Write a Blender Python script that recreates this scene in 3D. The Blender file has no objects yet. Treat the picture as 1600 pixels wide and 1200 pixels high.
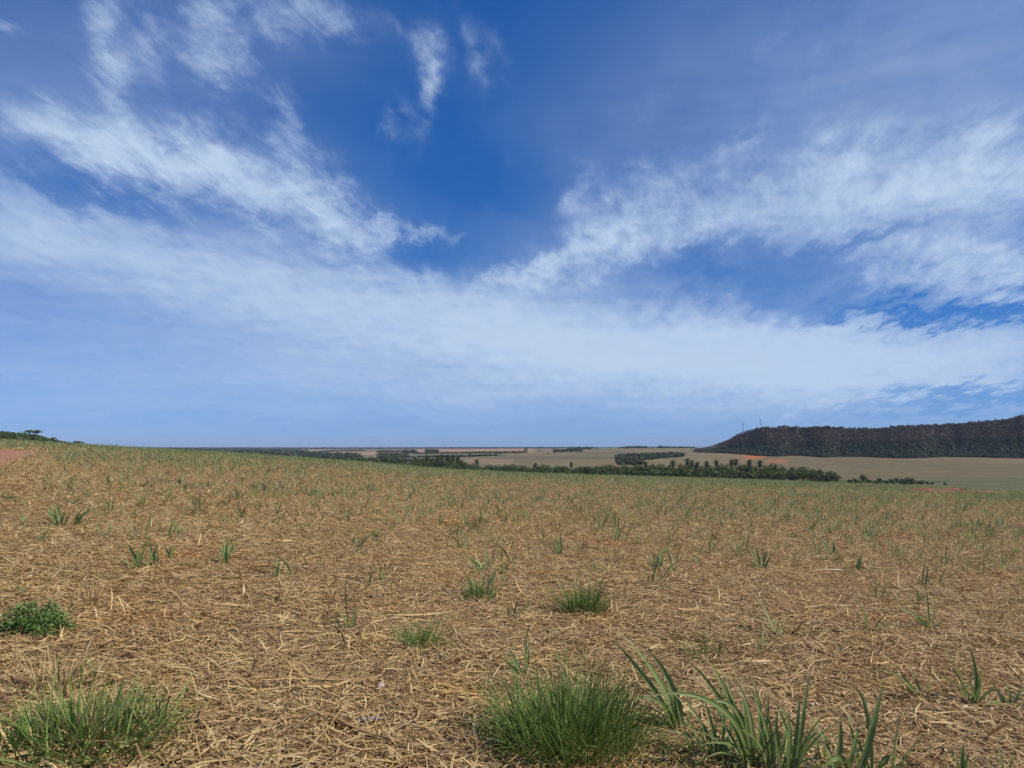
import bpy, math, random
import numpy as np
from math import radians, sin, cos, tan, pi, exp, atan2, sqrt
from mathutils import Vector, Matrix

scene = bpy.context.scene
COL = scene.collection
random.seed(7)
RNG = np.random.default_rng(11)

# ------------------------------------------------------------------ camera
EYE = 1.32                     # height of the phone above the straw
FPX = 1155.0                   # focal length in pixels of the 1600 wide photograph
PITCH = math.atan(98.0 / FPX)  # horizon lies 98 px below the picture's centre
cam_data = bpy.data.cameras.new('camera')
cam_data.sensor_width = 36.0
cam_data.lens = 36.0 * FPX / 1600.0
cam_data.clip_start = 0.05
cam_data.clip_end = 60000.0
cam = bpy.data.objects.new('camera', cam_data)
cam.location = (0, 0, EYE)
cam.rotation_euler = (pi / 2 + PITCH, 0, 0)
COL.objects.link(cam)
scene.camera = cam

def pix_dir(px, py):
    cx, cy = (px - 800.0) / FPX, (600.0 - py) / FPX
    d = Vector((cx, cos(PITCH) - cy * sin(PITCH), sin(PITCH) + cy * cos(PITCH)))
    return d.normalized()

# ------------------------------------------------------------------ sun and sky
SUN_EL = radians(47.0)
SUN_AZ = radians(108.0)        # measured clockwise from +Y (the view) : from the right, a little behind
sun_data = bpy.data.lights.new('sun', 'SUN')
sun_data.energy = 5.0
sun_data.angle = radians(0.6)
sun_data.color = (1.0, 0.93, 0.80)
sun = bpy.data.objects.new('sun', sun_data)
sdir = Vector((sin(SUN_AZ) * cos(SUN_EL), cos(SUN_AZ) * cos(SUN_EL), sin(SUN_EL)))
sun.rotation_euler = sdir.to_track_quat('Z', 'Y').to_euler()
sun.location = (30, -10, 60)
COL.objects.link(sun)

scene.view_settings.view_transform = 'Standard'
scene.view_settings.look = 'None'
scene.view_settings.exposure = 0.0
scene.view_settings.gamma = 1.0
scene.view_settings.use_curve_mapping = False
scene.cycles.use_denoising = True
scene.cycles.use_adaptive_sampling = True
scene.cycles.adaptive_threshold = 0.02
scene.cycles.adaptive_min_samples = 6
scene.cycles.max_bounces = 6
scene.cycles.diffuse_bounces = 3
scene.cycles.glossy_bounces = 2
scene.cycles.transmission_bounces = 4
scene.cycles.transparent_max_bounces = 8
scene.cycles.volume_bounces = 0
scene.cycles.caustics_reflective = False
scene.cycles.caustics_refractive = False

# small expression layer over shader nodes
class E:
    nt = None
    def __init__(self, s): self.s = s
    @staticmethod
    def _m(op, *a, clamp=False):
        n = E.nt.nodes.new('ShaderNodeMath'); n.operation = op; n.use_clamp = clamp
        for i, v in enumerate(a):
            if isinstance(v, E): E.nt.links.new(v.s, n.inputs[i])
            else: n.inputs[i].default_value = v
        return E(n.outputs[0])
    def __add__(s, o): return E._m('ADD', s, o)
    __radd__ = __add__
    def __sub__(s, o): return E._m('SUBTRACT', s, o)
    def __rsub__(s, o): return E._m('SUBTRACT', o, s)
    def __mul__(s, o): return E._m('MULTIPLY', s, o)
    __rmul__ = __mul__
    def __truediv__(s, o): return E._m('DIVIDE', s, o)
    def __rtruediv__(s, o): return E._m('DIVIDE', o, s)
    def __pow__(s, o): return E._m('POWER', s, o)
def clamp01(a): return E._m('ADD', a, 0.0, clamp=True)
def combine(x, y, z=0.0):
    n = E.nt.nodes.new('ShaderNodeCombineXYZ')
    for i, v in enumerate((x, y, z)):
        if isinstance(v, E): E.nt.links.new(v.s, n.inputs[i])
        else: n.inputs[i].default_value = v
    return E(n.outputs[0])
def dot(a, vec):
    n = E.nt.nodes.new('ShaderNodeVectorMath'); n.operation = 'DOT_PRODUCT'
    E.nt.links.new(a.s, n.inputs[0]); n.inputs[1].default_value = vec
    return E(n.outputs['Value'])
def noise(vec, scale, detail=4, rough=0.5, lac=2.0, dist=0.0, dims='3D', w=None):
    n = E.nt.nodes.new('ShaderNodeTexNoise'); n.noise_dimensions = dims
    E.nt.links.new(vec.s, n.inputs['Vector'])
    n.inputs['Scale'].default_value = scale; n.inputs['Detail'].default_value = detail
    n.inputs['Roughness'].default_value = rough; n.inputs['Lacunarity'].default_value = lac
    n.inputs['Distortion'].default_value = dist
    return E(n.outputs['Fac']), E(n.outputs['Color'])
def smooth(a, lo, hi, to0=0.0, to1=1.0):
    n = E.nt.nodes.new('ShaderNodeMapRange'); n.interpolation_type = 'SMOOTHSTEP'
    E.nt.links.new(a.s, n.inputs['Value'])
    n.inputs['From Min'].default_value = lo; n.inputs['From Max'].default_value = hi
    n.inputs['To Min'].default_value = to0; n.inputs['To Max'].default_value = to1
    return E(n.outputs['Result'])
def mixc(f, a, b, mode='MIX'):
    n = E.nt.nodes.new('ShaderNodeMix'); n.data_type = 'RGBA'; n.blend_type = mode
    for i, v in ((0, f), (6, a), (7, b)):
        if isinstance(v, E): E.nt.links.new(v.s, n.inputs[i])
        elif i == 0: n.inputs[0].default_value = v
        else: n.inputs[i].default_value = (*v, 1.0)
    return E(n.outputs[2])
def sep(v):
    n = E.nt.nodes.new('ShaderNodeSeparateXYZ'); E.nt.links.new(v.s, n.inputs[0])
    return E(n.outputs[0]), E(n.outputs[1]), E(n.outputs[2])

world = bpy.data.worlds.new('World')
scene.world = world
world.use_nodes = True
wt = world.node_tree
wt.nodes.clear()
E.nt = wt
sky_tex = wt.nodes.new('ShaderNodeTexSky')
sky_tex.sky_type = 'NISHITA'
sky_tex.sun_disc = False
sky_tex.sun_elevation = SUN_EL
sky_tex.sun_rotation = SUN_AZ
sky_tex.altitude = 700.0
sky_tex.air_density = 0.6
sky_tex.dust_density = 0.0
sky_tex.ozone_density = 6.0
tc = wt.nodes.new('ShaderNodeTexCoord')
D = E(tc.outputs['Generated'])
dx, dy, dz = sep(D)
az = E._m('ARCTAN2', dx, dy) * (180 / pi)
el = E._m('ARCSINE', dz) * (180 / pi)
# high, thin cloud layer seen in perspective: coordinates on a shell far overhead
inv = 1.0 / (E._m('MAXIMUM', dz, 0.0) + 0.20)
PX, PY = dx * inv, dy * inv
plane = combine(PX, PY, 0.0)
streak = combine(PX, PY * 0.42, 1.7)
wf, wc = noise(plane, 1.6, 3, 0.55)
w2, wc2 = noise(streak, 11.0, 4, 0.66)
wr, wg, wb = sep(wc)
w2r, w2g, w2b = sep(wc2)
waz = az + (wr - 0.5) * 8.0 + (w2r - 0.5) * 4.5
wel = el + (wg - 0.5) * 5.0 + (w2g - 0.5) * 6.0
AE = combine(waz, wel, 1.0)

def deg_of(px, py):
    d = pix_dir(px, py)
    return math.degrees(atan2(d.x, d.y)), math.degrees(math.asin(d.z))

def cover(blobs, vec):
    total = None
    for (px, py, sx, sy, rot, amp) in blobs:
        a0, e0 = deg_of(px, py)
        a1, e1 = deg_of(px + 8 * cos(radians(rot)), py + 8 * sin(radians(rot)))
        k = sqrt((a1 - a0) ** 2 + (e1 - e0) ** 2) / 8.0
        ca, ce = (a1 - a0), (e1 - e0)
        l = sqrt(ca * ca + ce * ce); ca /= l; ce /= l
        lx, ly = sx * k, sy * 0.0455
        s = dot(vec, (ca / lx, ce / lx, -(ca * a0 + ce * e0) / lx))
        t = dot(vec, (-ce / ly, ca / ly, (ce * a0 - ca * e0) / ly))
        q = E._m('MULTIPLY_ADD', t, t, s * s)
        g = E._m('POWER', 0.36788, q)
        total = g * amp if total is None else E._m('MULTIPLY_ADD', g, amp, total)
    return total
#        px    py   long thick rot  amount       (rot: clockwise in the picture)
BAND = [        # broad smooth sheet of cloud
    (0, 350, 200, 70, 12, 0.46), (220, 400, 280, 78, 14, 0.42), (480, 450, 280, 88, 14, 0.50), (760, 510, 280, 62, 8, 0.60),
    (1040, 545, 260, 56, 2, 0.66), (1290, 545, 240, 58, 0, 0.52), (1530, 560, 240, 62, -4, 0.55), (1180, 495, 140, 30, -2, 0.20),
    (200, 620, 800, 55, 2, 0.24), (500, 560, 500, 60, 5, 0.16), (1150, 610, 520, 60, 0, 0.36), (1580, 300, 260, 80, -10, 0.34), (1300, 330, 260, 80, -14, 0.24),
]
THICK = [       # fibrous, broken cloud
    (80, 215, 120, 36, 14, 0.60), (250, 225, 140, 50, 16, 0.62), (420, 270, 140, 55, 24, 0.62), (520, 320, 80, 50, 40, 0.40), (300, 280, 200, 40, 22, 0.35),
    (640, 440, 160, 50, 20, 0.30), (820, 440, 85, 32, -24, 0.55), (930, 395, 130, 65, -35, 0.44), (1040, 340, 170, 75, -28, 0.34), (985, 300, 110, 40, -60, 0.22),
    (1180, 320, 170, 70, -22, 0.26), (1330, 300, 200, 60, -14, 0.40), (1540, 285, 160, 55, -8, 0.52), (1350, 235, 90, 50, -10, 0.42),
    (1560, 215, 120, 48, -10, 0.40), (1440, 415, 190, 48, -10, 0.55), (1580, 430, 130, 36, -8, 0.45), (1130, 480, 150, 34, -4, 0.30),
    (915, 300, 22, 55, 8, 0.50), (655, 345, 75, 18, 10, 0.50), (560, 370, 60, 40, 30, 0.25), (950, 560, 600, 60, 0, 0.15),
]
HOLE = [        # clear sky between
    (110, 292, 190, 20, 16, 0.34), (1095, 420, 110, 38, -8, 0.60), (1250, 430, 90, 28, -8, 0.40),
    (1480, 477, 200, 12, -5, 0.85), (690, 395, 100, 36, 0, 0.30),
    (1490, 622, 200, 16, -4, 0.60), (1340, 470, 120, 22, -6, 0.25), (1330, 377, 150, 12, -14, 0.30),
    (760, 290, 150, 60, 10, 0.22),
]
WISP = [
    (170, 60, 120, 30, 78, 0.50), (235, 45, 90, 26, 75, 0.40), (325, 50, 90, 32, 78, 0.50), (370, 85, 60, 18, 65, 0.34), (205, 150, 60, 24, 75, 0.20), (290, 60, 50, 20, 80, 0.28),
    (400, 20, 70, 34, 40, 0.36), (500, 15, 100, 36, 20, 0.46), (664, 120, 95, 24, 98, 0.34), (655, 180, 60, 26, 95, 0.24), (738, 90, 80, 20, 80, 0.30), (770, 70, 80, 26, 70, 0.18), (700, 110, 70, 60, 80, 0.08),
    (600, 205, 45, 24, 75, 0.30), (450, 195, 60, 30, 60, 0.40), (15, 48, 34, 9, 5, 0.30), (620, 45, 30, 16, 40, 0.18), (60, 160, 60, 16, 20, 0.25),
    (1150, 225, 80, 16, -35, 0.28), (1055, 250, 34, 22, 90, 0.28), (1000, 170, 60, 24, -40, 0.14), (1210, 40, 120, 20, -55, 0.16), (1300, 60, 120, 22, -50, 0.16),
]
VEIL = [
    (1320, 70, 330, 130, -30, 0.17), (1540, 110, 330, 140, -20, 0.24), (1000, 130, 300, 130, -40, 0.12),
    (300, 60, 300, 80, 5, 0.15), (20, 190, 240, 110, 10, 0.24), (480, 470, 760, 110, 10, 0.16),
    (1420, 330, 420, 170, -8, 0.22), (1000, 400, 300, 110, -10, 0.20), (380, 260, 260, 80, 15, 0.16),
    (300, 570, 900, 105, 2, 0.36), (1150, 585, 600, 100, 0, 0.30),
]
soft_ae = combine(az + (wr - 0.5) * 7.0 + (w2r - 0.5) * 1.2, el + (wg - 0.5) * 3.5 + (w2g - 0.5) * 1.6, 1.0)
hole = cover(HOLE, AE)
band = cover(BAND, soft_ae) - hole * 0.8
thick = cover(THICK, AE) - hole
wisp = cover(WISP, AE)
veil = E._m('MAXIMUM', cover(VEIL, soft_ae) - hole * 0.35, 0.0)
f1, _ = noise(combine(PX * 0.94 - PY * 0.34, (PX * 0.34 + PY * 0.94) * 0.38, 0.0), 15.0, 6, 0.68, dist=0.5)
f2, _ = noise(plane, 10.0, 6, 0.66, dist=0.3)
f3, _ = noise(combine(az * 0.03, el * 0.30, 3.7), 3.0, 4, 0.55)     # broad bands lying across the view
tex = f1 * 0.5 + f2 * 0.5
ftex = 0.5 + (tex - 0.5) * 1.6
d_band = smooth(band * (0.20 + 0.60 * f3 + 1.0 * ftex), 0.0, 1.05) * 0.74
d_thick = smooth(thick * (0.30 + 1.5 * ftex) + (ftex - 0.5) * 0.45 * smooth(thick, 0.03, 0.5), 0.0, 1.25) * 0.88
d_wisp = smooth(wisp * (0.2 + 1.6 * ftex) + (ftex - 0.5) * 0.7 * smooth(wisp, 0.05, 0.35), 0.02, 1.0) * 0.75
d_veil = veil * (0.45 + 0.6 * f3 + 0.6 * ftex) * smooth(el, 0.2, 3.0, 0.6, 1.0)
dens = 1.0 - (1.0 - d_band) * (1.0 - d_thick) * (1.0 - d_wisp) * (1.0 - E._m('MINIMUM', d_veil, 0.8) * 0.85)
above = smooth(el, -1.0, 0.5)
# outside the frame the same streaky cirrus goes on
away = smooth(E._m('ABSOLUTE', az, 0.0), 40.0, 60.0)
ovh = smooth(el, 34.0, 44.0)
rest = E._m('MAXIMUM', away, ovh)
d_rest = smooth(tex, 0.42, 0.78) * 0.75 * above
dens = dens * (1.0 - rest) + d_rest * rest
# clear-sky colour: the camera's deep, saturated rendering of the blue
sc = wt.nodes.new('ShaderNodeSeparateColor'); wt.links.new(sky_tex.outputs[0], sc.inputs[0])
cc = wt.nodes.new('ShaderNodeCombineColor')
for i, (gain, gam) in enumerate(((0.50, 1.085), (0.529, 0.686), (0.812, 0.50))):
    ch = (E(sc.outputs[i]) * 0.1) ** gam * (gain * 10.0)
    wt.links.new(ch.s, cc.inputs[i])
blue = E(cc.outputs[0])
CLOUD = (5.5, 6.85, 8.75)
skycol = mixc(clamp01(dens), blue, CLOUD)
bg = wt.nodes.new('ShaderNodeBackground')
bg.inputs['Strength'].default_value = 0.1
wt.links.new(skycol.s, bg.inputs['Color'])
wo = wt.nodes.new('ShaderNodeOutputWorld')
wt.links.new(bg.outputs[0], wo.inputs['Surface'])
world.cycles.sampling_method = 'MANUAL'
world.cycles.sample_map_resolution = 512

# ------------------------------------------------------------------ small helpers
def tag(o, label=None, cat=None, group=None, kind=None):
    if label: o['label'] = label
    if cat: o['category'] = cat
    if group: o['group'] = group
    if kind: o['kind'] = kind
    return o
def mesh_from(name, verts, faces, mat=None, smooth_shade=True, uv=None, col=None):
    """verts (n,3); faces (m,k) array with k = 3 or 4; uv per vertex (n,2); col per vertex (n,3)"""
    me = bpy.data.meshes.new(name)
    verts = np.asarray(verts, np.float32); faces = np.asarray(faces, np.int32)
    n, (m, k) = len(verts), faces.shape
    me.vertices.add(n); me.vertices.foreach_set('co', verts.ravel())
    me.loops.add(m * k); me.loops.foreach_set('vertex_index', faces.ravel())
    me.polygons.add(m)
    me.polygons.foreach_set('loop_start', np.arange(0, m * k, k, dtype=np.int32))
    me.polygons.foreach_set('loop_total', np.full(m, k, np.int32))
    me.polygons.foreach_set('use_smooth', np.full(m, smooth_shade, bool))
    me.update(calc_edges=True)
    if uv is not None:
        l = me.uv_layers.new(name='UVMap')
        l.data.foreach_set('uv', np.asarray(uv, np.float32)[faces.ravel()].ravel())
    if col is not None:
        a = me.color_attributes.new('tint', 'FLOAT_COLOR', 'POINT')
        c = np.ones((n, 4), np.float32); c[:, :3] = col
        a.data.foreach_set('color', c.ravel())
    if mat: me.materials.append(mat)
    return me
def obj(name, me, parent=None, loc=None, link=True):
    o = bpy.data.objects.new(name, me)
    if link: COL.objects.link(o)
    if parent is not None: o.parent = parent
    if loc is not None: o.location = loc
    return o
def empty(name, loc):
    o = bpy.data.objects.new(name, None); o.empty_display_size = 0.2
    COL.objects.link(o); o.location = loc
    return o
class Geo:
    """collects pieces of quads"""
    def __init__(s): s.v, s.f, s.u, s.n = [], [], [], 0
    def add(s, v, f, u=None):
        v = np.asarray(v, float); s.v.append(v); s.f.append(np.asarray(f, int) + s.n)
        s.u.append(np.zeros((len(v), 2)) if u is None else np.asarray(u, float)); s.n += len(v)
    def mesh(s, name, mat, smooth_shade=True):
        return mesh_from(name, np.concatenate(s.v), np.concatenate(s.f), mat, smooth_shade, np.concatenate(s.u))
def vnoise(x, y, seed=0):
    """smooth value noise, vectorised, about -1..1"""
    x = np.asarray(x, float); y = np.asarray(y, float)
    xi, yi = np.floor(x), np.floor(y); fx, fy = x - xi, y - yi
    fx = fx * fx * (3 - 2 * fx); fy = fy * fy * (3 - 2 * fy)
    def h(a, b):
        v = np.sin(a * 127.1 + b * 311.7 + seed * 74.7) * 43758.5453
        return (v - np.floor(v)) * 2 - 1
    return ((h(xi, yi) * (1 - fx) + h(xi + 1, yi) * fx) * (1 - fy) + (h(xi, yi + 1) * (1 - fx) + h(xi + 1, yi + 1) * fx) * fy)
def fbm(x, y, seed=0, octs=4):
    t, a, tot = 0, 1.0, 0
    for i in range(octs):
        t = t + a * vnoise(np.asarray(x) * 2 ** i, np.asarray(y) * 2 ** i, seed + i); tot += a; a *= 0.5
    return t / tot

# ------------------------------------------------------------------ lie of the land
# near field: a broad convex slope; far land: valley, rising fields, plain
PXN = np.array([-400, 0, 60, 120, 250, 400, 550, 700, 850, 1000, 1150, 1300, 1440, 1600, 2000], float)
CREST_Y = np.array([681, 688.5, 693, 697.0, 704, 712, 722.5, 735, 741.5, 745.5, 749.5, 755, 759, 767, 779], float)
CREST_D = np.array([110, 110, 115, 120, 130, 140, 150, 160, 175, 190, 205, 220, 240, 270, 320], float)
FAR_D = np.array([260, 300, 420, 600, 900, 1300, 2000, 4000, 9000, 26000], float)
FARCOLS = [
    (-400, [700, 700, 701, 702, 702, 702, 702, 701, 699.5, 698.5]), (0, [700, 701, 702, 702, 702, 702, 702, 701, 699.5, 698.5]),
    (120, [703, 704, 705, 705, 705, 705, 703, 701, 699.5, 698.5]), (300, [713, 715, 717, 716, 714, 711, 708, 702.5, 699.7, 698.5]),
    (420, [720, 722, 724, 722, 718, 714.5, 710, 703.5, 699.8, 698.5]), (600, [733, 736, 738, 733, 725, 717, 710, 703, 699.8, 698.5]),
    (750, [744, 746, 746, 735, 722, 713, 706, 701.5, 699.5, 698.5]), (900, [750, 751, 747, 736, 720, 709, 701.5, 700.5, 699.4, 698.5]),
    (1000, [752, 753, 748, 735, 719, 708, 699.6, 700.5, 699.4, 698.5]), (1080, [753, 754, 749, 736, 720, 707, 699.2, 700.5, 699.4, 698.5]),
    (1180, [755, 755.5, 750, 738, 724, 710, 704, 702, 699.4, 698.5]), (1300, [757, 757, 751, 739, 725, 710, 708, 702, 699.4, 698.5]),
    (1440, [760, 759, 752, 740, 726, 710, 708, 702, 699.4, 698.5]), (1600, [765, 764, 757, 742, 726, 709, 708, 702, 699.4, 698.5]),
    (2000, [776, 774, 764, 745, 727, 709, 708, 702, 699.4, 698.5])]
_g = np.arange(-400, 2001, 20.0)
def _sm(a, axis=0):
    k = np.exp(-0.5 * (np.arange(-4, 5) / 2.0) ** 2); k /= k.sum()
    p = np.pad(a, 4, mode='edge'); return np.convolve(p, k, mode='valid')
G_CY, G_CD = _sm(np.interp(_g, PXN, CREST_Y)), _sm(np.interp(_g, PXN, CREST_D))
_fp = np.array([c[0] for c in FARCOLS], float); _fy = np.array([c[1] for c in FARCOLS], float)
G_FY = np.stack([_sm(np.interp(_g, _fp, _fy[:, j])) for j in range(len(FAR_D))], 1)
KX = FPX / cos(PITCH)
def far_z(px, D):
    gi = np.clip((px + 400) / 20.0, 0, len(_g) - 1.001); i = gi.astype(int); a = gi - i
    ld = np.log(np.clip(D, FAR_D[0], FAR_D[-1])); L = np.log(FAR_D)
    j = np.clip(np.searchsorted(L, ld) - 1, 0, len(L) - 2); b = (ld - L[j]) / (L[j + 1] - L[j])
    y = (G_FY[i, j] * (1 - a) + G_FY[i + 1, j] * a) * (1 - b) + (G_FY[i, j + 1] * (1 - a) + G_FY[i + 1, j + 1] * a) * b
    return EYE - D * (y - 698.0) / FPX
def ground_z(X, Y, rough=True):
    X = np.asarray(X, float); Y = np.asarray(Y, float)
    az = np.arctan2(X, Y); r = np.hypot(X, Y) + 1e-9
    lim = radians(46); azc = np.clip(az, -lim, lim)
    D = r * np.cos(azc); px = 800 + KX * np.tan(azc)
    cy, Rc = np.interp(px, _g, G_CY), np.interp(px, _g, G_CD)
    zc = EYE - Rc * (cy - 698.0) / FPX
    s = (zc - EYE) / Rc
    near = (zc + EYE) * D / Rc - EYE * (D / Rc) ** 2
    Df = Rc * 1.35 + 30
    t = np.clip((D - Rc) / (Df - Rc), 0, 1)
    zf = far_z(px, Df); mf = (far_z(px, Df * 1.05) - zf) / (Df * 0.05) * (Df - Rc); m0 = s * (Df - Rc)
    herm = (2 * t**3 - 3 * t**2 + 1) * zc + (t**3 - 2 * t**2 + t) * m0 + (-2 * t**3 + 3 * t**2) * zf + (t**3 - t**2) * mf
    z = np.where(D <= Rc, near, np.where(D < Df, herm, far_z(px, D)))
    w = np.clip((np.abs(az) - lim) / radians(90), 0, 1); w = w * w * (3 - 2 * w)
    z = z * (1 - w)
    if rough:
        amp = np.clip(1 - r / 150.0, 0, 1)
        z = z + amp * (0.010 * fbm(X * 0.8, Y * 0.8, 3, 3) + 0.05 * vnoise(X * 0.13, Y * 0.13, 9) * np.clip(r / 8, 0, 1))
    return z
def gz(x, y): return float(ground_z(np.array([x]), np.array([y]))[0])
def px_of(X, Y): return 800 + KX * X / Y
def hit(px, py, lo=1.0, hi=330.0):
    """first point of the ground met by the sight line through a pixel of the photograph"""
    d = pix_dir(px, py)
    t = np.geomspace(lo, hi, 1400) / d.y
    zz = EYE + t * d.z - ground_z(t * d.x, t * d.y)
    k = np.argmax(zz <= 0)
    if zz[k] > 0: k = len(t) - 1
    t0, t1 = t[max(k - 1, 0)], t[k]
    a, b = zz[max(k - 1, 0)], zz[k]
    tt = t0 + (t1 - t0) * (a / (a - b) if a != b else 0)
    return Vector((tt * d.x, tt * d.y, gz(tt * d.x, tt * d.y)))
def at(px, D):
    X = (px - 800.0) / KX * D
    return Vector((X, D, gz(X, D)))
def depth_at(px, y, dmin=430.0, dmax=20000.0):
    """distance at which the far land shows at picture height y"""
    Ds = np.geomspace(dmin, dmax, 500)
    ys = 698 + FPX * (EYE - ground_z((px - 800) / KX * Ds, Ds)) / Ds
    k = np.argmax(ys <= y)
    return float(Ds[k]) if ys[k] <= y else dmax

# ------------------------------------------------------------------ materials
def new_mat(name):
    m = bpy.data.materials.new(name); m.use_nodes = True
    nt = m.node_tree; nt.nodes.clear(); E.nt = nt
    out = nt.nodes.new('ShaderNodeOutputMaterial')
    b = nt.nodes.new('ShaderNodeBsdfPrincipled')
    nt.links.new(b.outputs[0], out.inputs[0])
    b.inputs['Roughness'].default_value = 0.85
    b.inputs['Specular IOR Level'].default_value = 0.25
    return m, nt, b, out
def ramp(fac, stops):
    n = E.nt.nodes.new('ShaderNodeValToRGB'); cr = n.color_ramp
    while len(cr.elements) < len(stops): cr.elements.new(0.5)
    for e, (p, c) in zip(cr.elements, stops): e.position = p; e.color = (*c, 1)
    E.nt.links.new(fac.s, n.inputs[0]); return E(n.outputs[0])
def pos():
    return E(E.nt.nodes.new('ShaderNodeNewGeometry').outputs['Position'])
def island():
    return E(E.nt.nodes.new('ShaderNodeNewGeometry').outputs['Random Per Island'])
def objrand():
    return E(E.nt.nodes.new('ShaderNodeObjectInfo').outputs['Random'])
def uvc():
    return sep(E(E.nt.nodes.new('ShaderNodeTexCoord').outputs['UV']))
def bright(col, f):
    """scale a colour by a factor socket"""
    n = E.nt.nodes.new('ShaderNodeVectorMath'); n.operation = 'SCALE'
    E.nt.links.new(col.s, n.inputs[0])
    if isinstance(f, E): E.nt.links.new(f.s, n.inputs['Scale'])
    else: n.inputs['Scale'].default_value = f
    return E(n.outputs[0])
def bump(b, h, strength=0.5, dist=0.02):
    n = E.nt.nodes.new('ShaderNodeBump'); n.inputs['Strength'].default_value = strength; n.inputs['Distance'].default_value = dist
    E.nt.links.new(h.s, n.inputs['Height']); E.nt.links.new(n.outputs[0], b.inputs['Normal'])
def leafy(m, nt, b, out, col, trans=0.35):
    """thin leaf: part of the light passes through"""
    nt.links.new(col.s, b.inputs['Base Color'])
    t = nt.nodes.new('ShaderNodeBsdfTranslucent'); nt.links.new(col.s, t.inputs[0])
    mx = nt.nodes.new('ShaderNodeMixShader'); mx.inputs[0].default_value = trans
    nt.links.new(b.outputs[0], mx.inputs[1]); nt.links.new(t.outputs[0], mx.inputs[2]); nt.links.new(mx.outputs[0], out.inputs[0])

# land: colour of each parcel is carried by the sheet, soil and stubble grain on top
M_LAND, nt, b, out = new_mat('land')
va = nt.nodes.new('ShaderNodeVertexColor'); va.layer_name = 'tint'
P = pos(); pxx, pyy, pzz = sep(P)
n1, _ = noise(P, 0.9, 6, 0.65); n2, _ = noise(P, 14.0, 4, 0.65); n3, _ = noise(P, 0.035, 5, 0.6)
furrow, _ = noise(combine(pxx * 0.004, pyy * 0.05, 0.0), 1.0, 4, 0.6)
g = 0.42 + n1 * 0.5 + n2 * 0.5 + (n3 - 0.5) * 0.7 + (furrow - 0.5) * 0.6
nt.links.new(bright(E(va.outputs[0]), g * 0.82).s, b.inputs['Base Color'])
b.inputs['Roughness'].default_value = 1.0; b.inputs['Specular IOR Level'].default_value = 0.05
bump(b, n1 * 0.6 + n2 * 0.4, 0.6, 0.04)

# red earth of tracks and cuts
M_EARTH, nt, b, out = new_mat('red_earth')
P = pos(); n1, _ = noise(P, 0.8, 6, 0.6); n2, _ = noise(P, 9.0, 4, 0.6)
c = ramp(n1 * 0.6 + n2 * 0.4, [(0.3, (0.19, 0.085, 0.045)), (0.5, (0.31, 0.150, 0.082)), (0.7, (0.40, 0.24, 0.14))])
nt.links.new(c.s, b.inputs['Base Color']); bump(b, n2, 0.5, 0.03)
M_EARTH_DULL, nt, b, out = new_mat('dull_red_earth')
P = pos(); n1, _ = noise(P, 0.5, 6, 0.6)
c = ramp(n1, [(0.3, (0.10, 0.042, 0.022)), (0.5, (0.20, 0.080, 0.040)), (0.7, (0.25, 0.13, 0.07))])
nt.links.new(c.s, b.inputs['Base Color'])

# cane straw
M_STRAW, nt, b, out = new_mat('cane_straw')
R = island(); P = pos()
c = ramp(R, [(0.0, (0.16, 0.092, 0.044)), (0.16, (0.27, 0.165, 0.080)), (0.36, (0.38, 0.250, 0.120)), (0.60, (0.46, 0.318, 0.155)), (0.80, (0.53, 0.385, 0.195)), (0.95, (0.57, 0.43, 0.235)), (1.0, (0.62, 0.50, 0.31))])
p1, _ = noise(P, 0.45, 4, 0.6); p2, _ = noise(P, 1.6, 4, 0.6)
c = mixc(smooth(p1, 0.50, 0.70, 0.0, 0.55), c, mixc(1.0, c, (1.00, 0.78, 0.66), 'MULTIPLY'))          # redder, older mulch
c = mixc(smooth(p2, 0.52, 0.72, 0.0, 0.7), c, mixc(1.0, c, (1.12, 1.05, 0.80), 'MULTIPLY'))         # fresher, yellow straw
gr, _ = noise(P, 60.0, 3, 0.6)
c = mixc(1.0, bright(c, 0.80 + 0.5 * gr), (0.95, 0.945, 0.89), 'MULTIPLY')
nt.links.new(c.s, b.inputs['Base Color']); b.inputs['Roughness'].default_value = 0.7
leafy(M_STRAW, nt, b, out, c, 0.12)

def leaf_material(name, dark, mid, light, rib=None, trans=0.3, tip=None, rough=0.5):
    m, nt, b, out = new_mat(name)
    u, v, _ = uvc(); R = island(); O = objrand()
    c = ramp(R * 0.7 + O * 0.3, [(0.0, dark), (0.5, mid), (1.0, light)])
    if tip: c = mixc(smooth(v + (R - 0.5) * 0.5, 0.80, 1.0, 0.0, 0.85), c, tip)
    gn, _ = noise(combine(u * 14.0, v * 1.5, R * 20.0), 1.0, 3, 0.6)
    c = bright(c, 0.72 + 0.56 * gn)
    if rib:
        d = E._m('ABSOLUTE', u - 0.5, 0.0)
        c = mixc(smooth(d, 0.03, 0.11, 0.75, 0.0), c, rib)
    b.inputs['Roughness'].default_value = rough
    b.inputs['Specular IOR Level'].default_value = 0.25
    leafy(m, nt, b, out, c, trans)
    return m
M_CANE = leaf_material('cane_leaf', (0.100, 0.150, 0.036), (0.175, 0.240, 0.066), (0.260, 0.320, 0.110), rough=0.42, trans=0.38, rib=(0.36, 0.43, 0.24), tip=(0.40, 0.33, 0.15))
M_GRASS = leaf_material('grass_blade', (0.055, 0.105, 0.020), (0.130, 0.205, 0.042), (0.27, 0.34, 0.10), trans=0.35)
M_GRASS_BRIGHT = leaf_material('fresh_grass_blade', (0.07, 0.15, 0.025), (0.13, 0.25, 0.045), (0.26, 0.36, 0.10), trans=0.4)
M_DRY = leaf_material('dry_grass_blade', (0.30, 0.19, 0.075), (0.47, 0.34, 0.15), (0.62, 0.50, 0.27), trans=0.25)
M_HERB = leaf_material('herb_leaf', (0.075, 0.140, 0.034), (0.13, 0.225, 0.058), (0.21, 0.31, 0.09), trans=0.25)
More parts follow.
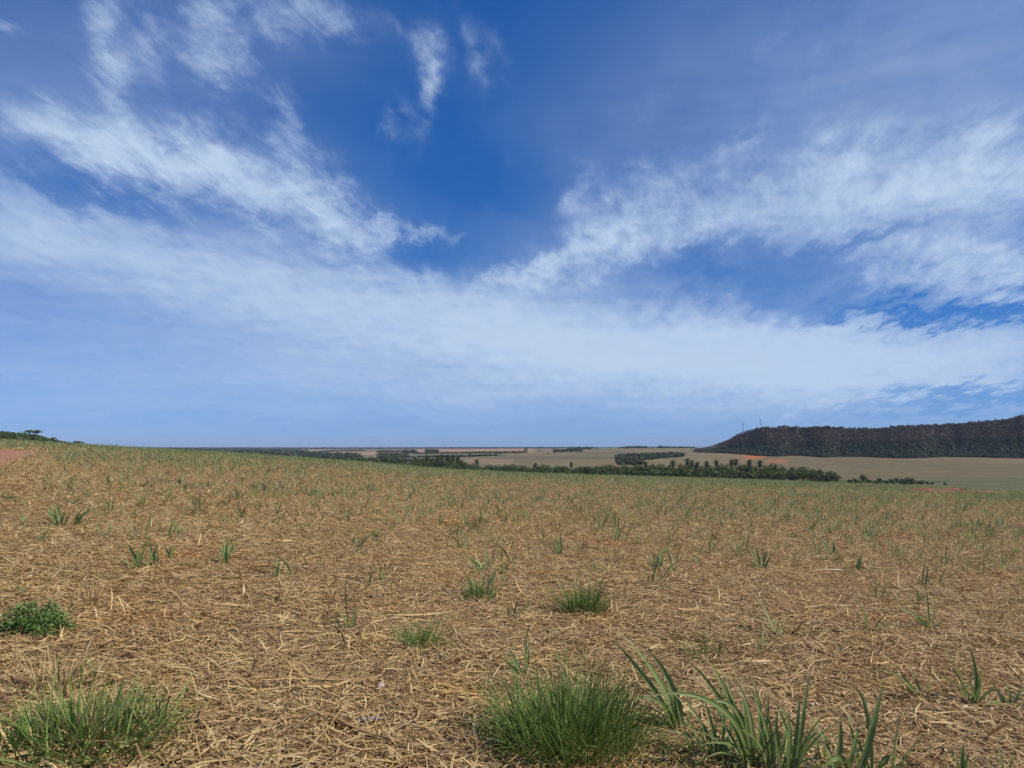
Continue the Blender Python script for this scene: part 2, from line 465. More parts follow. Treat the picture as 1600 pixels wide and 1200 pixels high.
M_FIELDGREEN = leaf_material('sprout_leaf', (0.15, 0.195, 0.075), (0.22, 0.265, 0.11), (0.31, 0.345, 0.165), trans=0.3)

def crown_material(name, dark, mid, light, wr_=0.45):
    m, nt, b, out = new_mat(name)
    R = island(); O = objrand()
    c = ramp(R * wr_ + O * (1.0 - wr_), [(0.0, dark), (0.5, mid), (1.0, light)])
    b.inputs['Roughness'].default_value = 0.7
    leafy(m, nt, b, out, c, 0.2)
    return m
M_TREE = crown_material('tree_leaves', (0.036, 0.058, 0.018), (0.075, 0.106, 0.032), (0.145, 0.170, 0.062))
M_PALM = crown_material('palm_leaves', (0.034, 0.050, 0.022), (0.066, 0.086, 0.040), (0.115, 0.135, 0.070))
M_OCHRE = crown_material('ochre_leaves', (0.075, 0.055, 0.025), (0.12, 0.085, 0.04), (0.16, 0.12, 0.06))
M_BUSH = crown_material('bush_leaves', (0.035, 0.052, 0.020), (0.060, 0.085, 0.032), (0.10, 0.125, 0.05))
M_DRYWOOD = crown_material('dry_wood_crowns', (0.090, 0.066, 0.044), (0.112, 0.083, 0.056), (0.140, 0.106, 0.074))
M_GREENWOOD = crown_material('green_wood_crowns', (0.060, 0.064, 0.030), (0.078, 0.083, 0.040), (0.100, 0.105, 0.052))
M_FOOT = crown_material('hill_foot_leaves', (0.022, 0.030, 0.014), (0.034, 0.044, 0.020), (0.050, 0.060, 0.028))
M_FARWOOD = crown_material('far_wood_crowns', (0.034, 0.044, 0.020), (0.054, 0.066, 0.030), (0.085, 0.095, 0.045))
M_BARK, nt, b, out = new_mat('bark')
P = pos(); n1, _ = noise(P, 6.0, 4, 0.6)
nt.links.new(ramp(n1, [(0.3, (0.07, 0.055, 0.04)), (0.7, (0.17, 0.14, 0.11))]).s, b.inputs['Base Color'])
M_STEEL, nt, b, out = new_mat('mast_steel')
P = pos(); n1, _ = noise(P, 2.0, 3, 0.5)
nt.links.new(ramp(n1, [(0.3, (0.16, 0.16, 0.17)), (0.7, (0.24, 0.24, 0.25))]).s, b.inputs['Base Color']); b.inputs['Metallic'].default_value = 0.4
M_STONE, nt, b, out = new_mat('pale_stone')
P = pos(); n1, _ = noise(P, 40.0, 4, 0.6)
nt.links.new(ramp(n1, [(0.3, (0.40, 0.31, 0.27)), (0.7, (0.58, 0.49, 0.44))]).s, b.inputs['Base Color'])
M_STICK, nt, b, out = new_mat('weathered_cane')
P = pos(); n1, _ = noise(P, 30.0, 4, 0.6)
nt.links.new(ramp(n1, [(0.3, (0.17, 0.12, 0.12)), (0.7, (0.32, 0.25, 0.24))]).s, b.inputs['Base Color'])
M_STUB, nt, b, out = new_mat('bleached_cane')
P = pos(); n1, _ = noise(P, 25.0, 4, 0.6)
nt.links.new(ramp(n1, [(0.3, (0.50, 0.38, 0.24)), (0.7, (0.74, 0.62, 0.45))]).s, b.inputs['Base Color'])

# ------------------------------------------------------------------ the land as one sheet
def land_colour(X, Y):
    r = np.hypot(X, Y); Yc = np.maximum(Y, 0.05)
    az = np.clip(np.arctan2(X, Y), -radians(46), radians(46)); D = r * np.cos(az); px = 800 + KX * np.tan(az)
    z = ground_z(X, Y, False)
    y = 698 + FPX * (EYE - z) / np.maximum(D, 0.1)
    c = np.zeros((len(X), 3))
    def put(mask, rgb, soft=None):
        mk = np.clip(mask.astype(float) if mask.dtype == bool else mask, 0, 1)[:, None]
        c[:] = c * (1 - mk) + np.array(rgb) * mk
    st = lambda v, a, b: np.clip((v - a) / (b - a), 0, 1)
    # soil under the straw, then the pale stubble seen at a low angle
    c[:] = (0.235, 0.150, 0.080)
    put(st(r, 30, 75), (0.245, 0.265, 0.115))
    n = fbm(X / 9, Y / 9, 21, 4)
    put((r > 20) * st(n, 0.05, 0.45) * 0.5 * (r < 330), (0.235, 0.255, 0.110))
    put((r > 8) * st(-n, 0.10, 0.5) * 0.45 * (r < 330) * (1 - 0.8 * st(r, 25, 60)), (0.30, 0.17, 0.085))
    Rc = np.interp(px, _g, G_CD)
    far = D > Rc * 1.12
    put(far, (0.225, 0.182, 0.105))
    rightside = st(px, 1080, 1330)
    put(far * rightside, (0.190, 0.152, 0.082))
    put(far * st(px, 1250, 1500) * st(y, 738, 752), (0.150, 0.145, 0.080))
    m = fbm(px / 130, np.log(np.maximum(D, 1)) * 5, 31, 3)
    put(far * st(m, 0.0, 0.5) * 0.35, (0.185, 0.165, 0.105))
    put(far * st(-m, 0.1, 0.5) * 0.35, (0.26, 0.205, 0.135))
    # pale and salmon fields of the middle distance
    def parcel(x0, y0, x1, y1, y2, y3, rgb, a=1.0):
        """between upper edge (y0 at x0 .. y1 at x1) and lower edge (y2 .. y3)"""
        t = (px - x0) / (x1 - x0); up = y0 + (y1 - y0) * t; lo = y2 + (y3 - y2) * t
        put(far * (t >= 0) * (t <= 1) * (y >= up) * (y <= lo) * a, rgb)
    parcel(380, 699, 900, 699, 701.5, 701, (0.045, 0.058, 0.050))
    parcel(120, 697, 470, 697, 716, 712, (0.040, 0.055, 0.040))
    parcel(150, 700.6, 460, 700.2, 701.6, 701.4, (0.10, 0.115, 0.08), 0.7)
    parcel(380, 706, 520, 701.5, 714, 704, (0.34, 0.245, 0.165))
    parcel(400, 709.5, 520, 705, 712, 707, (0.10, 0.09, 0.05))
    parcel(460, 706.5, 570, 706, 719, 718, (0.055, 0.075, 0.038))
    parcel(515, 706.5, 600, 705.5, 711, 710.5, (0.40, 0.265, 0.175))
    parcel(560, 711, 650, 711, 716, 716, (0.20, 0.185, 0.11))
    parcel(590, 715, 720, 714.5, 724, 730, (0.145, 0.155, 0.095))
    parcel(630, 709, 790, 708, 714.5, 713, (0.175, 0.178, 0.105))
    parcel(640, 701.5, 835, 700.8, 708, 706.5, (0.42, 0.245, 0.165))
    parcel(835, 701, 900, 700, 706.5, 703, (0.30, 0.205, 0.14), 0.8)
    parcel(725, 716, 800, 718, 724, 726, (0.30, 0.225, 0.145), 0.8)
    parcel(900, 706.5, 1000, 707, 709, 709, (0.15, 0.135, 0.085), 0.7)
    parcel(1165, 707.5, 1195, 707.5, 719, 716, (0.46, 0.17, 0.075), 1.0)
    parcel(1195, 716, 1230, 718, 724, 724, (0.36, 0.17, 0.085), 0.8)
    parcel(770, 712, 960, 713, 717, 718, (0.165, 0.138, 0.085), 0.7)
    parcel(880, 704, 1080, 703, 707, 706, (0.25, 0.19, 0.125), 0.6)
    parcel(1010, 720, 1160, 719, 725, 724, (0.26, 0.185, 0.11), 0.6)
    parcel(1240, 711, 1600, 710.5, 714, 713, (0.215, 0.17, 0.10), 0.6)
    parcel(1330, 726, 1600, 724, 733, 732, (0.165, 0.142, 0.080), 0.5)
    parcel(1235, 749.5, 1480, 750.5, 754.5, 753.5, (0.085, 0.125, 0.040))
    return c
rings = np.concatenate([[0.25], np.geomspace(0.6, 12, 50), np.geomspace(12.4, 320, 120), np.geomspace(328, 2600, 120), np.geomspace(2680, 24000, 46)])
azs = np.concatenate([np.arange(-180, -42, 3.0), np.arange(-42, 42, 0.25), np.arange(42, 180, 3.0)])
AA, RR = np.meshgrid(np.radians(azs), rings)
X = (RR * np.sin(AA)).ravel(); Y = (RR * np.cos(AA)).ravel()
Z = ground_z(X, Y)
V = np.stack([X, Y, Z], 1); na, nr = len(azs), len(rings)
ii, jj = np.meshgrid(np.arange(nr - 1), np.arange(na), indexing='ij')
j2 = (jj + 1) % na
F = np.stack([ii * na + jj, (ii + 1) * na + jj, (ii + 1) * na + j2, ii * na + j2], -1).reshape(-1, 4)
F = F[:, ::-1]
ground = obj('ground', mesh_from('ground', V, F, M_LAND, True, None, land_colour(X, Y)))
tag(ground, 'harvested cane field with brown stubble, sloping down to a valley and far fields', kind='structure')

def sheet(name, outline, mat, lift, label, step=None, dmin=None):
    """a ragged-edged patch of ground laid a few millimetres over the field; outline in metres (x, y)"""
    P = np.array(outline, float); c = P.mean(0)
    seg = []
    for k in range(len(P)):
        a, b_ = P[k], P[(k + 1) % len(P)]
        for t in np.linspace(0, 1, 14, endpoint=False): seg.append(a * (1 - t) + b_ * t)
    S = np.array(seg); rad = np.linalg.norm(S - c, axis=1, keepdims=True)
    th = np.arange(len(S))
    S = c + (S - c) * (1 + 0.07 * fbm(th * 0.45, th * 0 + len(outline), 5, 3)[:, None])
    K = 34; vs = [np.array([[c[0], c[1]]])]
    for q in range(1, K + 1): vs.append(c + (S - c) * q / K)
    XY = np.concatenate(vs); Z = ground_z(XY[:, 0], XY[:, 1]) + lift
    Z[-len(S):] -= lift * 1.6
    n = len(S); f = []
    f += [(0, 1 + k, 1 + (k + 1) % n, 1 + (k + 1) % n) for k in range(n)]
    quads = [(1 + (q - 1) * n + k, 1 + q * n + k, 1 + q * n + (k + 1) % n, 1 + (q - 1) * n + (k + 1) % n) for q in range(1, K) for k in range(n)]
    me = bpy.data.meshes.new(name)
    me.from_pydata(np.column_stack([XY, Z]).tolist(), [], [t[:3] for t in f] + quads); me.materials.append(mat); me.update()
    me.polygons.foreach_set('use_smooth', [True] * len(me.polygons))
    return tag(obj(name, me), label, kind='structure')
def grd(px, py): p = hit(px, py); return (p.x, p.y)
track_edge = [grd(-260, 745), grd(-60, 742), grd(0, 733), grd(22, 722), grd(45, 714), grd(66, 708.5), grd(60, 706), grd(20, 706), grd(-60, 703), grd(-260, 700)]
TRACK = np.array(track_edge)
def on_track(X, Y, grow=1.0):
    P = TRACK; c = P.mean(0); P = c + (P - c) * grow; ins = np.zeros(len(X), bool)
    for k in range(len(P)):
        (x0, y0), (x1, y1) = P[k], P[(k + 1) % len(P)]
        ins ^= ((y0 > Y) != (y1 > Y)) & (X < (x1 - x0) * (Y - y0) / (y1 - y0 + 1e-12) + x0)
    return ins
sheet('dirt_track', track_edge, M_EARTH, 0.07, 'bare red dirt track cutting in over the grassy rise')

# ------------------------------------------------------------------ hills
HT_PX = np.array([1085, 1096, 1112, 1130, 1142, 1153, 1168, 1190, 1230, 1290, 1330, 1360, 1400, 1450, 1500, 1540, 1570, 1600, 1700, 2100], float)
HT_Y = np.array([701, 699.5, 696.5, 690, 685, 678.5, 674.5, 671.5, 669.5, 669.5, 671.5, 672.5, 670.5, 667, 664.5, 661.5, 658.5, 654, 645, 640], float)
def hill_z(px, D):
    """plateau: foot about 1150 m away, rim about 1330 m away"""
    foot_D = 1150 + np.interp(px, [1085, 1200, 1400, 1700], [190, 60, 0, -20])
    g0 = ground_z((px - 800) / KX * D, D, False)
    rim = EYE - (foot_D + 200) * (np.interp(px, HT_PX, HT_Y) - 698) / FPX
    gul = 48 * fbm(px / 46, D / 400, 41, 3) + 6 * fbm(px / 9, D / 120, 43, 2)
    t = np.clip((D - foot_D + gul) / 200.0, 0, 1)
    prof = 0.30 * np.clip(t / 0.55, 0, 1) ** 1.2 + 0.70 * (np.clip((t - 0.35) / 0.65, 0, 1) ** 1.15)
    tz = np.maximum(rim - 8.0 * np.clip((D - foot_D - 230) / 900, 0, 1), g0 + 0.2)
    return g0 + (tz - g0) * prof - 2.0 * (t <= 0)
def hill_mesh(name, pxs, Ds, zfun, mat, label):
    PXg, DD = np.meshgrid(pxs, Ds); X = (PXg - 800) / KX * DD
    Z = zfun(PXg, DD); n, m = len(Ds), len(pxs)
    ii, jj = np.meshgrid(np.arange(n - 1), np.arange(m - 1), indexing='ij')
    F = np.stack([ii * m + jj, ii * m + jj + 1, (ii + 1) * m + jj + 1, (ii + 1) * m + jj], -1).reshape(-1, 4)
    V = np.stack([X.ravel(), DD.ravel(), Z.ravel()], 1)
    return tag(obj(name, mesh_from(name, V, F, mat)), label, kind='structure')
M_HILL, nt, b, out = new_mat('hill_ground')
P = pos(); n1, _ = noise(P, 0.03, 6, 0.6)
nt.links.new(ramp(n1, [(0.35, (0.045, 0.042, 0.034)), (0.55, (0.075, 0.062, 0.050)), (0.75, (0.12, 0.09, 0.07))]).s, b.inputs['Base Color'])
hill_mesh('plateau_hill', np.arange(1085, 2101, 5.0), np.concatenate([np.linspace(1040, 1420, 96), np.geomspace(1440, 3000, 16)]), hill_z, M_HILL,
          'long flat-topped hill covered in dark dry woodland beyond the fields')
LH_PX = np.array([-500, -100, 0, 20, 40, 60, 75, 90, 105, 120, 140], float)
LH_Y = np.array([660, 674, 679.5, 681, 683, 686, 690, 694, 697, 700, 704], float)
def lhill_z(px, D):
    g0 = ground_z((px - 800) / KX * D, D, False)
    rim = EYE - 400.0 * (np.interp(px, LH_PX, LH_Y) - 698) / FPX
    t = np.clip((D - 250) / 150.0, 0, 1); t = t * t * (3 - 2 * t)
    return g0 + np.maximum(rim - g0, 0) * t + 0.8 * fbm(px / 12, D / 14, 51, 3) * t - 0.5 * (t <= 0)
M_LHILL, nt, b, out = new_mat('scrub_ground')
P = pos(); n1, _ = noise(P, 0.15, 6, 0.6)
nt.links.new(ramp(n1, [(0.35, (0.06, 0.065, 0.03)), (0.6, (0.11, 0.11, 0.055))]).s, b.inputs['Base Color'])
hill_mesh('scrub_hill', np.arange(-500, 145, 8.0), np.linspace(240, 700, 60), lhill_z, M_LHILL, 'low hill covered in green scrub behind the grassy rise')

# ------------------------------------------------------------------ trees, built once per kind and copied
def tube(geo, pts, rads, sides=6):
    pts = [Vector(p) for p in pts]; rings_ = []
    for i, p in enumerate(pts):
        d = (pts[min(i + 1, len(pts) - 1)] - pts[max(i - 1, 0)]).normalized()
        a = d.orthogonal().normalized(); c = d.cross(a)
        rings_ += [p + (a * cos(2 * pi * k / sides) + c * sin(2 * pi * k / sides)) * rads[i] for k in range(sides)]
    f = [(i * sides + k, i * sides + (k + 1) % sides, (i + 1) * sides + (k + 1) % sides, (i + 1) * sides + k) for i in range(len(pts) - 1) for k in range(sides)]
    geo.add([tuple(v) for v in rings_], f)
def leaf_cloud(geo, centre, radii, n, size, rng, shell=0.55, flat=0.0):
    """n leaf clumps spread through an ellipsoid, facing roughly outwards"""
    d = rng.normal(size=(n, 3)); d /= np.linalg.norm(d, axis=1, keepdims=True)
    rr = shell + (1 - shell) * rng.random((n, 1)) ** 0.7
    rr *= 1 + 0.16 * np.sin(d[:, :1] * 5 + centre[0]) * np.sin(d[:, 1:2] * 6 + centre[1] * 3)
    c = np.array(centre) + d * rr * np.array(radii)
    nrm = d + rng.normal(size=(n, 3)) * 0.55; nrm[:, 2] += 0.25; nrm /= np.linalg.norm(nrm, axis=1, keepdims=True)
    up = rng.normal(size=(n, 3)); a = np.cross(nrm, up); a /= np.linalg.norm(a, axis=1, keepdims=True); b_ = np.cross(nrm, a)
    s = size * (0.6 + 0.8 * rng.random((n, 1))); e = s * (0.55 + 0.35 * rng.random((n, 1)))
    q = np.stack([c - a * s, c + b_ * e * 0.9 - a * s * 0.1, c + a * s, c - b_ * e], 1).reshape(-1, 3)
    geo.add(q, np.arange(4 * n).reshape(n, 4))
def build_tree(seed, h, w, mat, n=420, trunk_h=0.3, lobes=6, flat=1.0, leaf=0.36):
    """mesh pair (trunk, crown) for a broadleaf tree of height h and crown width w"""
    rng = np.random.default_rng(seed); t, c = Geo(), Geo()
    top = Vector((rng.normal() * 0.05 * h, rng.normal() * 0.05 * h, h * 0.62))
    tube(t, [(0, 0, -0.3), (top.x * 0.3, top.y * 0.3, h * trunk_h), tuple(top)], [0.022 * h, 0.017 * h, 0.006 * h])
    for k in range(lobes):
        a = 2 * pi * (k + rng.random() * 0.7) / lobes
        rr = w * 0.5 * (0.35 + 0.3 * rng.random())
        zc = h * (trunk_h + 0.12 + (0.62 - trunk_h) * rng.random() ** 0.8)
        cen = (rr * cos(a), rr * sin(a), zc)
        tube(t, [(top.x * 0.25, top.y * 0.25, h * trunk_h * 0.8), (cen[0] * 0.5, cen[1] * 0.5, zc * 0.75), cen], [0.012 * h, 0.008 * h, 0.003 * h], 5)
        R = w * (0.24 + 0.10 * rng.random())
        leaf_cloud(c, cen, (R, R, R * (0.75 + 0.2 * rng.random()) * flat), n // (lobes + 1), leaf, rng)
    leaf_cloud(c, (top.x, top.y, h * 0.74), (w * 0.28, w * 0.28, h * 0.24 * flat), n // (lobes + 1), leaf, rng)
    return t.mesh('trunk', M_BARK), c.mesh('crown', mat, False)
def build_palm(seed, h, mat, fronds=20, fl=3.0):
    rng = np.random.default_rng(seed); t, c = Geo(), Geo()
    lean = rng.normal(size=2) * 0.03 * h
    tube(t, [(0, 0, -0.3), (lean[0] * 0.4, lean[1] * 0.4, h * 0.5), (lean[0], lean[1], h)], [0.26, 0.2, 0.17])
    for k in range(fronds):
        a = 2 * pi * k / fronds + rng.random(); e0 = radians(-35 + 120 * (k % 5) / 4.0 + rng.normal() * 8)
        L = fl * (0.8 + 0.35 * rng.random()); N = 7; p = np.array([lean[0], lean[1], h]); e = e0
        mid = []
        for s in range(N + 1):
            mid.append(p.copy()); e -= radians(9 + 5 * s / N)
            p = p + L / N * np.array([cos(a) * cos(e), sin(a) * cos(e), sin(e)])
        mid = np.array(mid); side = np.array([-sin(a), cos(a), 0])
        for s in range(1, N + 1):                        # leaflets hang off both sides of the rib
            w = L * 0.30 * sin(pi * (0.15 + 0.8 * s / N))
            d = mid[s] - mid[s - 1]
            for sg in (-1, 1):
                for q in (0.0, 0.5):
                    b0 = mid[s - 1] + d * q; tip = b0 + side * sg * w + d * 0.9 + np.array([0, 0, -0.35 * w])
                    c.add([b0, b0 + d * 0.28, tip + d * 0.06, tip], [(0, 1, 2, 3)])
    return t.mesh('trunk', M_BARK), c.mesh('crown', mat, False)
TREES = [build_tree(100 + k, 9.0, 8.2 + 1.2 * (k % 3), M_TREE, 900, 0.20, 5 + k % 3) for k in range(6)]
BUSHES = [build_tree(130 + k, 4.0, 5.2 + 0.8 * (k % 2), M_BUSH if k % 2 else M_TREE, 300, 0.12, 5, 0.9, 0.34) for k in range(4)]
PALMS = [build_palm(150 + k, 11.0, M_PALM, 44, 2.9) for k in range(4)]
OCHRE = [build_palm(160 + k, 9.0, M_OCHRE, 16, 2.5) for k in range(2)]
FLATTREE = [build_tree(170 + k, 5.0, 5.5, M_TREE, 260, 0.5, 6, 0.45, 0.32) for k in range(2)]
def plant_tree(name, kind, loc, s, label, cat='tree', group=None, sz=None, rz=None):
    e = empty(name, loc)
    e.rotation_euler = (0, 0, random.uniform(0, 6.28) if rz is None else rz)
    e.scale = (s, s, s if sz is None else sz)
    obj('trunk', kind[0], e); obj('crown', kind[1], e)
    return tag(e, label, cat, group)

def top_y(px):      # upper edge of the valley's tree belt in the picture
    return float(np.interp(px, [545, 590, 630, 665, 690, 715, 730, 745, 800, 900, 960, 1000, 1050, 1080, 1120, 1160, 1195, 1225, 1250, 1275, 1300, 1318],
                           [713.5, 714.5, 717, 717, 713, 714, 724, 724.5, 725, 726, 725, 724, 726, 724, 725, 726, 725, 730, 729, 732, 734, 739]))
GB = 'trees of the valley belt'
rows = [(0.0, 1.0), (18.0, 0.93), (36.0, 1.0)]
px = 548.0; k = 0
while px < 1316:
    base_D = float(np.interp(px, [540, 700, 900, 1100, 1320], [520, 430, 385, 365, 345]))
    for r_i, (dd, fac) in enumerate(rows):
        if r_i == 2 and not (660 < px < 1250): continue
        D = base_D + (38 - dd) + random.uniform(-6, 6)
        q = px + random.uniform(-6, 6)
        p = at(q, D)
        ytop = top_y(q) + (0 if r_i == 0 else (4 if r_i == 1 else 9)) + random.uniform(-1.5, 3.5)
        H = EYE - D * (ytop - 698) / FPX - p.z
        if r_i == 2: H *= random.uniform(0.7, 1.0)
        H = max(H, 3.0)
        kind = BUSHES[random.randrange(4)] if (H < 5.2 or (r_i == 2 and random.random() < 0.4)) else TREES[random.randrange(6)]
        base_h = 4.0 if kind in BUSHES else 9.0
        s = H / (base_h * 0.97)
        sx = min(s, 1.15) if kind not in BUSHES else s
        nm, lb, ct = ('valley_shrub', 'rounded green shrub growing among the trees of the valley belt', 'shrub') if kind in BUSHES else ('valley_tree', 'dark green broadleaf tree packed into the belt of trees along the valley', 'tree')
        plant_tree(nm, kind, p, sx * random.uniform(0.9, 1.15), lb, ct, GB if ct == 'tree' else 'shrubs of the valley belt', sz=s)
    px += float(np.interp(px, [540, 620, 700, 1300], [13, 12, 11, 13])) * random.uniform(0.85, 1.15)
# palms that stand above the belt
ORD = 'first second third fourth fifth sixth seventh eighth ninth tenth eleventh twelfth thirteenth fourteenth fifteenth sixteenth seventeenth eighteenth nineteenth twentieth'.split()
for n_p, (q, ytop, lab) in enumerate(sorted([(597, 712, 0), (650, 713, 0), (668, 711.5, 0), (683, 711, 0), (692, 710, 0), (699, 711, 0), (707, 710.5, 0), (714, 712, 0), (722, 719, 0), (745, 717.5, 1),
                       (1051, 719, 0), (1073, 716.5, 0), (1080, 718.5, 0), (1089, 721, 0), (1103, 720, 0), (1118, 718.5, 0), (1141, 717.5, 2), (1150, 717.5, 3),
                       (1171, 718, 0), (1187, 719, 0), (1008, 721, 0), (893, 722, 0), (837, 723, 0)])):
    D = float(np.interp(q, [540, 700, 900, 1100, 1320], [530, 445, 400, 380, 355])) + random.uniform(-8, 14)
    p = at(q, D); H = EYE - D * (ytop - 698) / FPX - p.z; s = H / 12.6
    n_o = sum(1 for t in (745, 1141, 1150) if t < q)
    lab_t = ['green palm rising above the valley belt, ' + ORD[min(n_p - n_o, 19)] + ' of the single ones from the left', 'lone palm with a round crown at the gap in the valley tree belt',
             'slimmer palm of the close pair rising above the valley belt below the hill', 'wider palm of the close pair rising above the valley belt below the hill'][lab]
    plant_tree('palm_tree', PALMS[random.randrange(4)], p, s * (1.0 if lab != 3 else 1.12), lab_t, 'palm', 'palms of the valley belt' if lab == 0 else None, sz=s)
for q, lab in ((1062, 'ochre withered palm standing alone behind the valley belt'), (1203, 'rust coloured palm beside the red soil scar, the nearer to the hill'), (1212, 'rust coloured palm beside the red soil scar, the smaller one')):
    D = 430 if q < 1100 else 400; p = at(q, D); H = EYE - D * (722 - 698) / FPX - p.z
    plant_tree('withered_palm', OCHRE[0 if q < 1210 else 1], p, H / 11.0, lab, 'palm')
# end of the belt: round tree and low shrubs thinning out to the right
p = at(1347, 345); plant_tree('round_tree', TREES[1], p, 0.42, 'small round tree standing apart at the thin end of the belt', 'tree', sz=0.50)
for n_s, (q, hh, ww) in enumerate([(1326, 2.0, 0.5), (1334, 2.6, 0.55), (1340, 1.7, 0.5), (1356, 2.0, 0.6), (1366, 1.6, 0.6), (1372, 3.0, 0.55), (1382, 1.8, 0.6), (1391, 2.4, 0.6), (1399, 3.0, 0.6), (1408, 2.8, 0.6), (1416, 3.4, 0.65), (1423, 3.2, 0.55),
                  (1432, 1.6, 0.5), (1438, 2.0, 0.5), (1446, 1.7, 0.4), (1454, 1.3, 0.4)]):
    p = at(q, 335 + random.uniform(-8, 8))
    plant_tree('valley_shrub', BUSHES[random.randrange(4)], p, ww, 'low shrub at the thin end of the tree belt, ' + ORD[n_s] + ' from the left', 'shrub', 'shrubs at the thin end of the belt', sz=hh / 4.0)
p = at(1474, 330); plant_tree('valley_shrub', BUSHES[0], p, 0.3, 'last tiny shrub in line with the belt, out on the open field', 'shrub', sz=0.33)
# scattered trees and woods on the far fields
for n_f, (q, y, h) in enumerate(sorted([(822, 706.5, 9), (843, 705, 5), (856, 710, 3.5), (866, 709.5, 3.5), (806, 709.5, 4), (782, 711, 4), (735, 711, 6), (602, 713, 8), (1195, 708.5, 7), (1032, 700, 9)])):
    D = depth_at(q, y); p = at(q, D)
    plant_tree('field_tree', TREES[random.randrange(6)], p, h / 9.0 * 1.1, 'isolated tree on the far open fields, ' + ORD[n_f] + ' from the left', 'tree', 'isolated trees on the far fields', sz=h / 9.0)

# masses of far trees: crowns nobody could count
def wood(name, pts, hts, mat, label, leaf_n=14, size=0.55, zf=None, wide=1.0, lift=0.0, upb=0.0):
    """one mesh of many low tree crowns standing on the points given (x, y)"""
    rng = np.random.default_rng(len(pts) + 17)
    P = np.asarray(pts, float); n = len(P); h = np.asarray(hts, float) * (0.7 + 0.6 * rng.random(n))
    z = (ground_z(P[:, 0], P[:, 1]) if zf is None else zf) + lift
    d = rng.normal(size=(n, leaf_n, 3)); d /= np.linalg.norm(d, axis=2, keepdims=True)
    rr = 0.55 + 0.45 * rng.random((n, leaf_n, 1))
    rad = np.stack([h * 0.52 * wide, h * 0.52 * wide, h * 0.48], 1)[:, None, :]
    c = np.concatenate([P, (z + h * 0.50)[:, None]], 1)[:, None, :] + d * rr * rad
    nrm = d + rng.normal(size=d.shape) * 0.5; nrm[..., 2] += 0.3; nrm /= np.linalg.norm(nrm, axis=2, keepdims=True)
    nrm[..., 2] += upb; nrm /= np.linalg.norm(nrm, axis=2, keepdims=True)
    up = rng.normal(size=d.shape); a = np.cross(nrm, up); a /= np.linalg.norm(a, axis=2, keepdims=True); b_ = np.cross(nrm, a)
    s = (h * size * 0.55)[:, None, None] * (0.6 + 0.7 * rng.random((n, leaf_n, 1)))
    q = np.stack([c - a * s, c + b_ * s * 0.7, c + a * s, c - b_ * s * 0.7], 2).reshape(-1, 3)
    m = n * leaf_n
    return tag(obj(name, mesh_from(name, q, np.arange(4 * m).reshape(m, 4), mat, False)), label, kind='stuff')
def along(line, n, spread=6.0, dmin=430.0):
    """points along a polyline given in picture positions of its foot"""
    L = np.array(line, float); seg = np.linspace(0, len(L) - 1.0001, n) if n > 1 else np.array([0.])
    out_ = []
    for s in seg:
        i = int(s); t = s - i; q, y = L[i] * (1 - t) + L[min(i + 1, len(L) - 1)] * t
        D = depth_at(q, y, dmin); X = (q - 800) / KX * D
        out_.append((X + random.gauss(0, spread), D + random.gauss(0, spread)))
    return out_
def inside(x0, y0, x1, y1, y2, y3, n):
    """points in a parcel given in picture positions (upper edge y0..y1, lower y2..y3), even over the land"""
    out_ = []
    while len(out_) < n:
        t = random.random(); q = x0 + (x1 - x0) * t
        Da = depth_at(q, y0 + (y1 - y0) * t); Db = depth_at(q, y2 + (y3 - y2) * t)
        e = min(t, 1 - t) * 6
        if random.random() > e + 0.15: continue
        D = Db + (Da - Db) * random.random(); out_.append(((q - 800) / KX * D, D))
    return out_
wood('wood_patch', inside(962, 713, 1006, 711.5, 727, 727, 330) + inside(998, 711.5, 1068, 710.5, 720, 714, 300), [4.2] * 630, M_FARWOOD, 'dark wood patch on the slope just behind the valley tree belt', 20, 0.5)
wood('wood_patch', inside(462, 708, 566, 709, 719, 719, 500), [4.5] * 500, M_FARWOOD, 'dark green wood between the pale fields at the far middle', 16)
wood('wood_patch', inside(588, 705, 648, 704, 708, 706.5, 160), [5] * 160, M_FARWOOD, 'narrow dark wood left of the salmon fields', 14)
wood('wood_patch', inside(588, 710, 640, 709.5, 716.5, 715.5, 240), [4.5] * 240, M_FARWOOD, 'dark wood below the narrow wood by the salmon fields', 14)
wood('wood_patch', inside(628, 705.8, 650, 705.8, 708.8, 708.8, 120), [8] * 120, M_FARWOOD, 'dome-shaped dark grove at the edge of the salmon field', 14)
wood('wood_patch', inside(664, 706, 685, 706, 708.6, 708.6, 120), [8] * 120, M_FARWOOD, 'small square dark grove against the salmon field', 14)
wood('wood_patch', inside(863, 703.5, 910, 703.5, 707, 706.5, 200), [3.6] * 200, M_FARWOOD, 'lens-shaped dark copse on the brown far slope', 14)
wood('wood_patch', along([(905, 702.5), (915, 700.6), (930, 700.2), (950, 700), (975, 700), (998, 700.5)], 420, 20, 1200), [5] * 420, M_FARWOOD, 'wooded knoll on the skyline above the brown slope', 14)
wood('wood_patch', along([(1028, 700.2), (1045, 700), (1062, 700), (1090, 700)], 150, 14, 1200), [4] * 150, M_FARWOOD, 'short row of skyline trees near the foot of the hill', 12)
wood('tree_row', along([(565, 720), (600, 720.5), (640, 722), (680, 723)], 150, 5), [4.5] * 150, M_FARWOOD, 'line of trees along the grey-green field behind the belt', 16)
wood('tree_row', along([(620, 715.2), (690, 714.6), (730, 713.8), (775, 712.2)], 260, 4), [3.2] * 260, M_FARWOOD, 'dark hedge line below the middle green field', 14)
wood('tree_row', along([(650, 709), (700, 708.8), (740, 708.2), (775, 708.2), (822, 707.4)], 400, 5), [3.8] * 400, M_FARWOOD, 'dark hedge line along the lower edge of the salmon field', 14)
wood('tree_row', along([(400, 713), (440, 710), (480, 707), (520, 705)], 260, 6), [4] * 260, M_FARWOOD, 'hedge line slanting through the pale fields at the far left', 14)
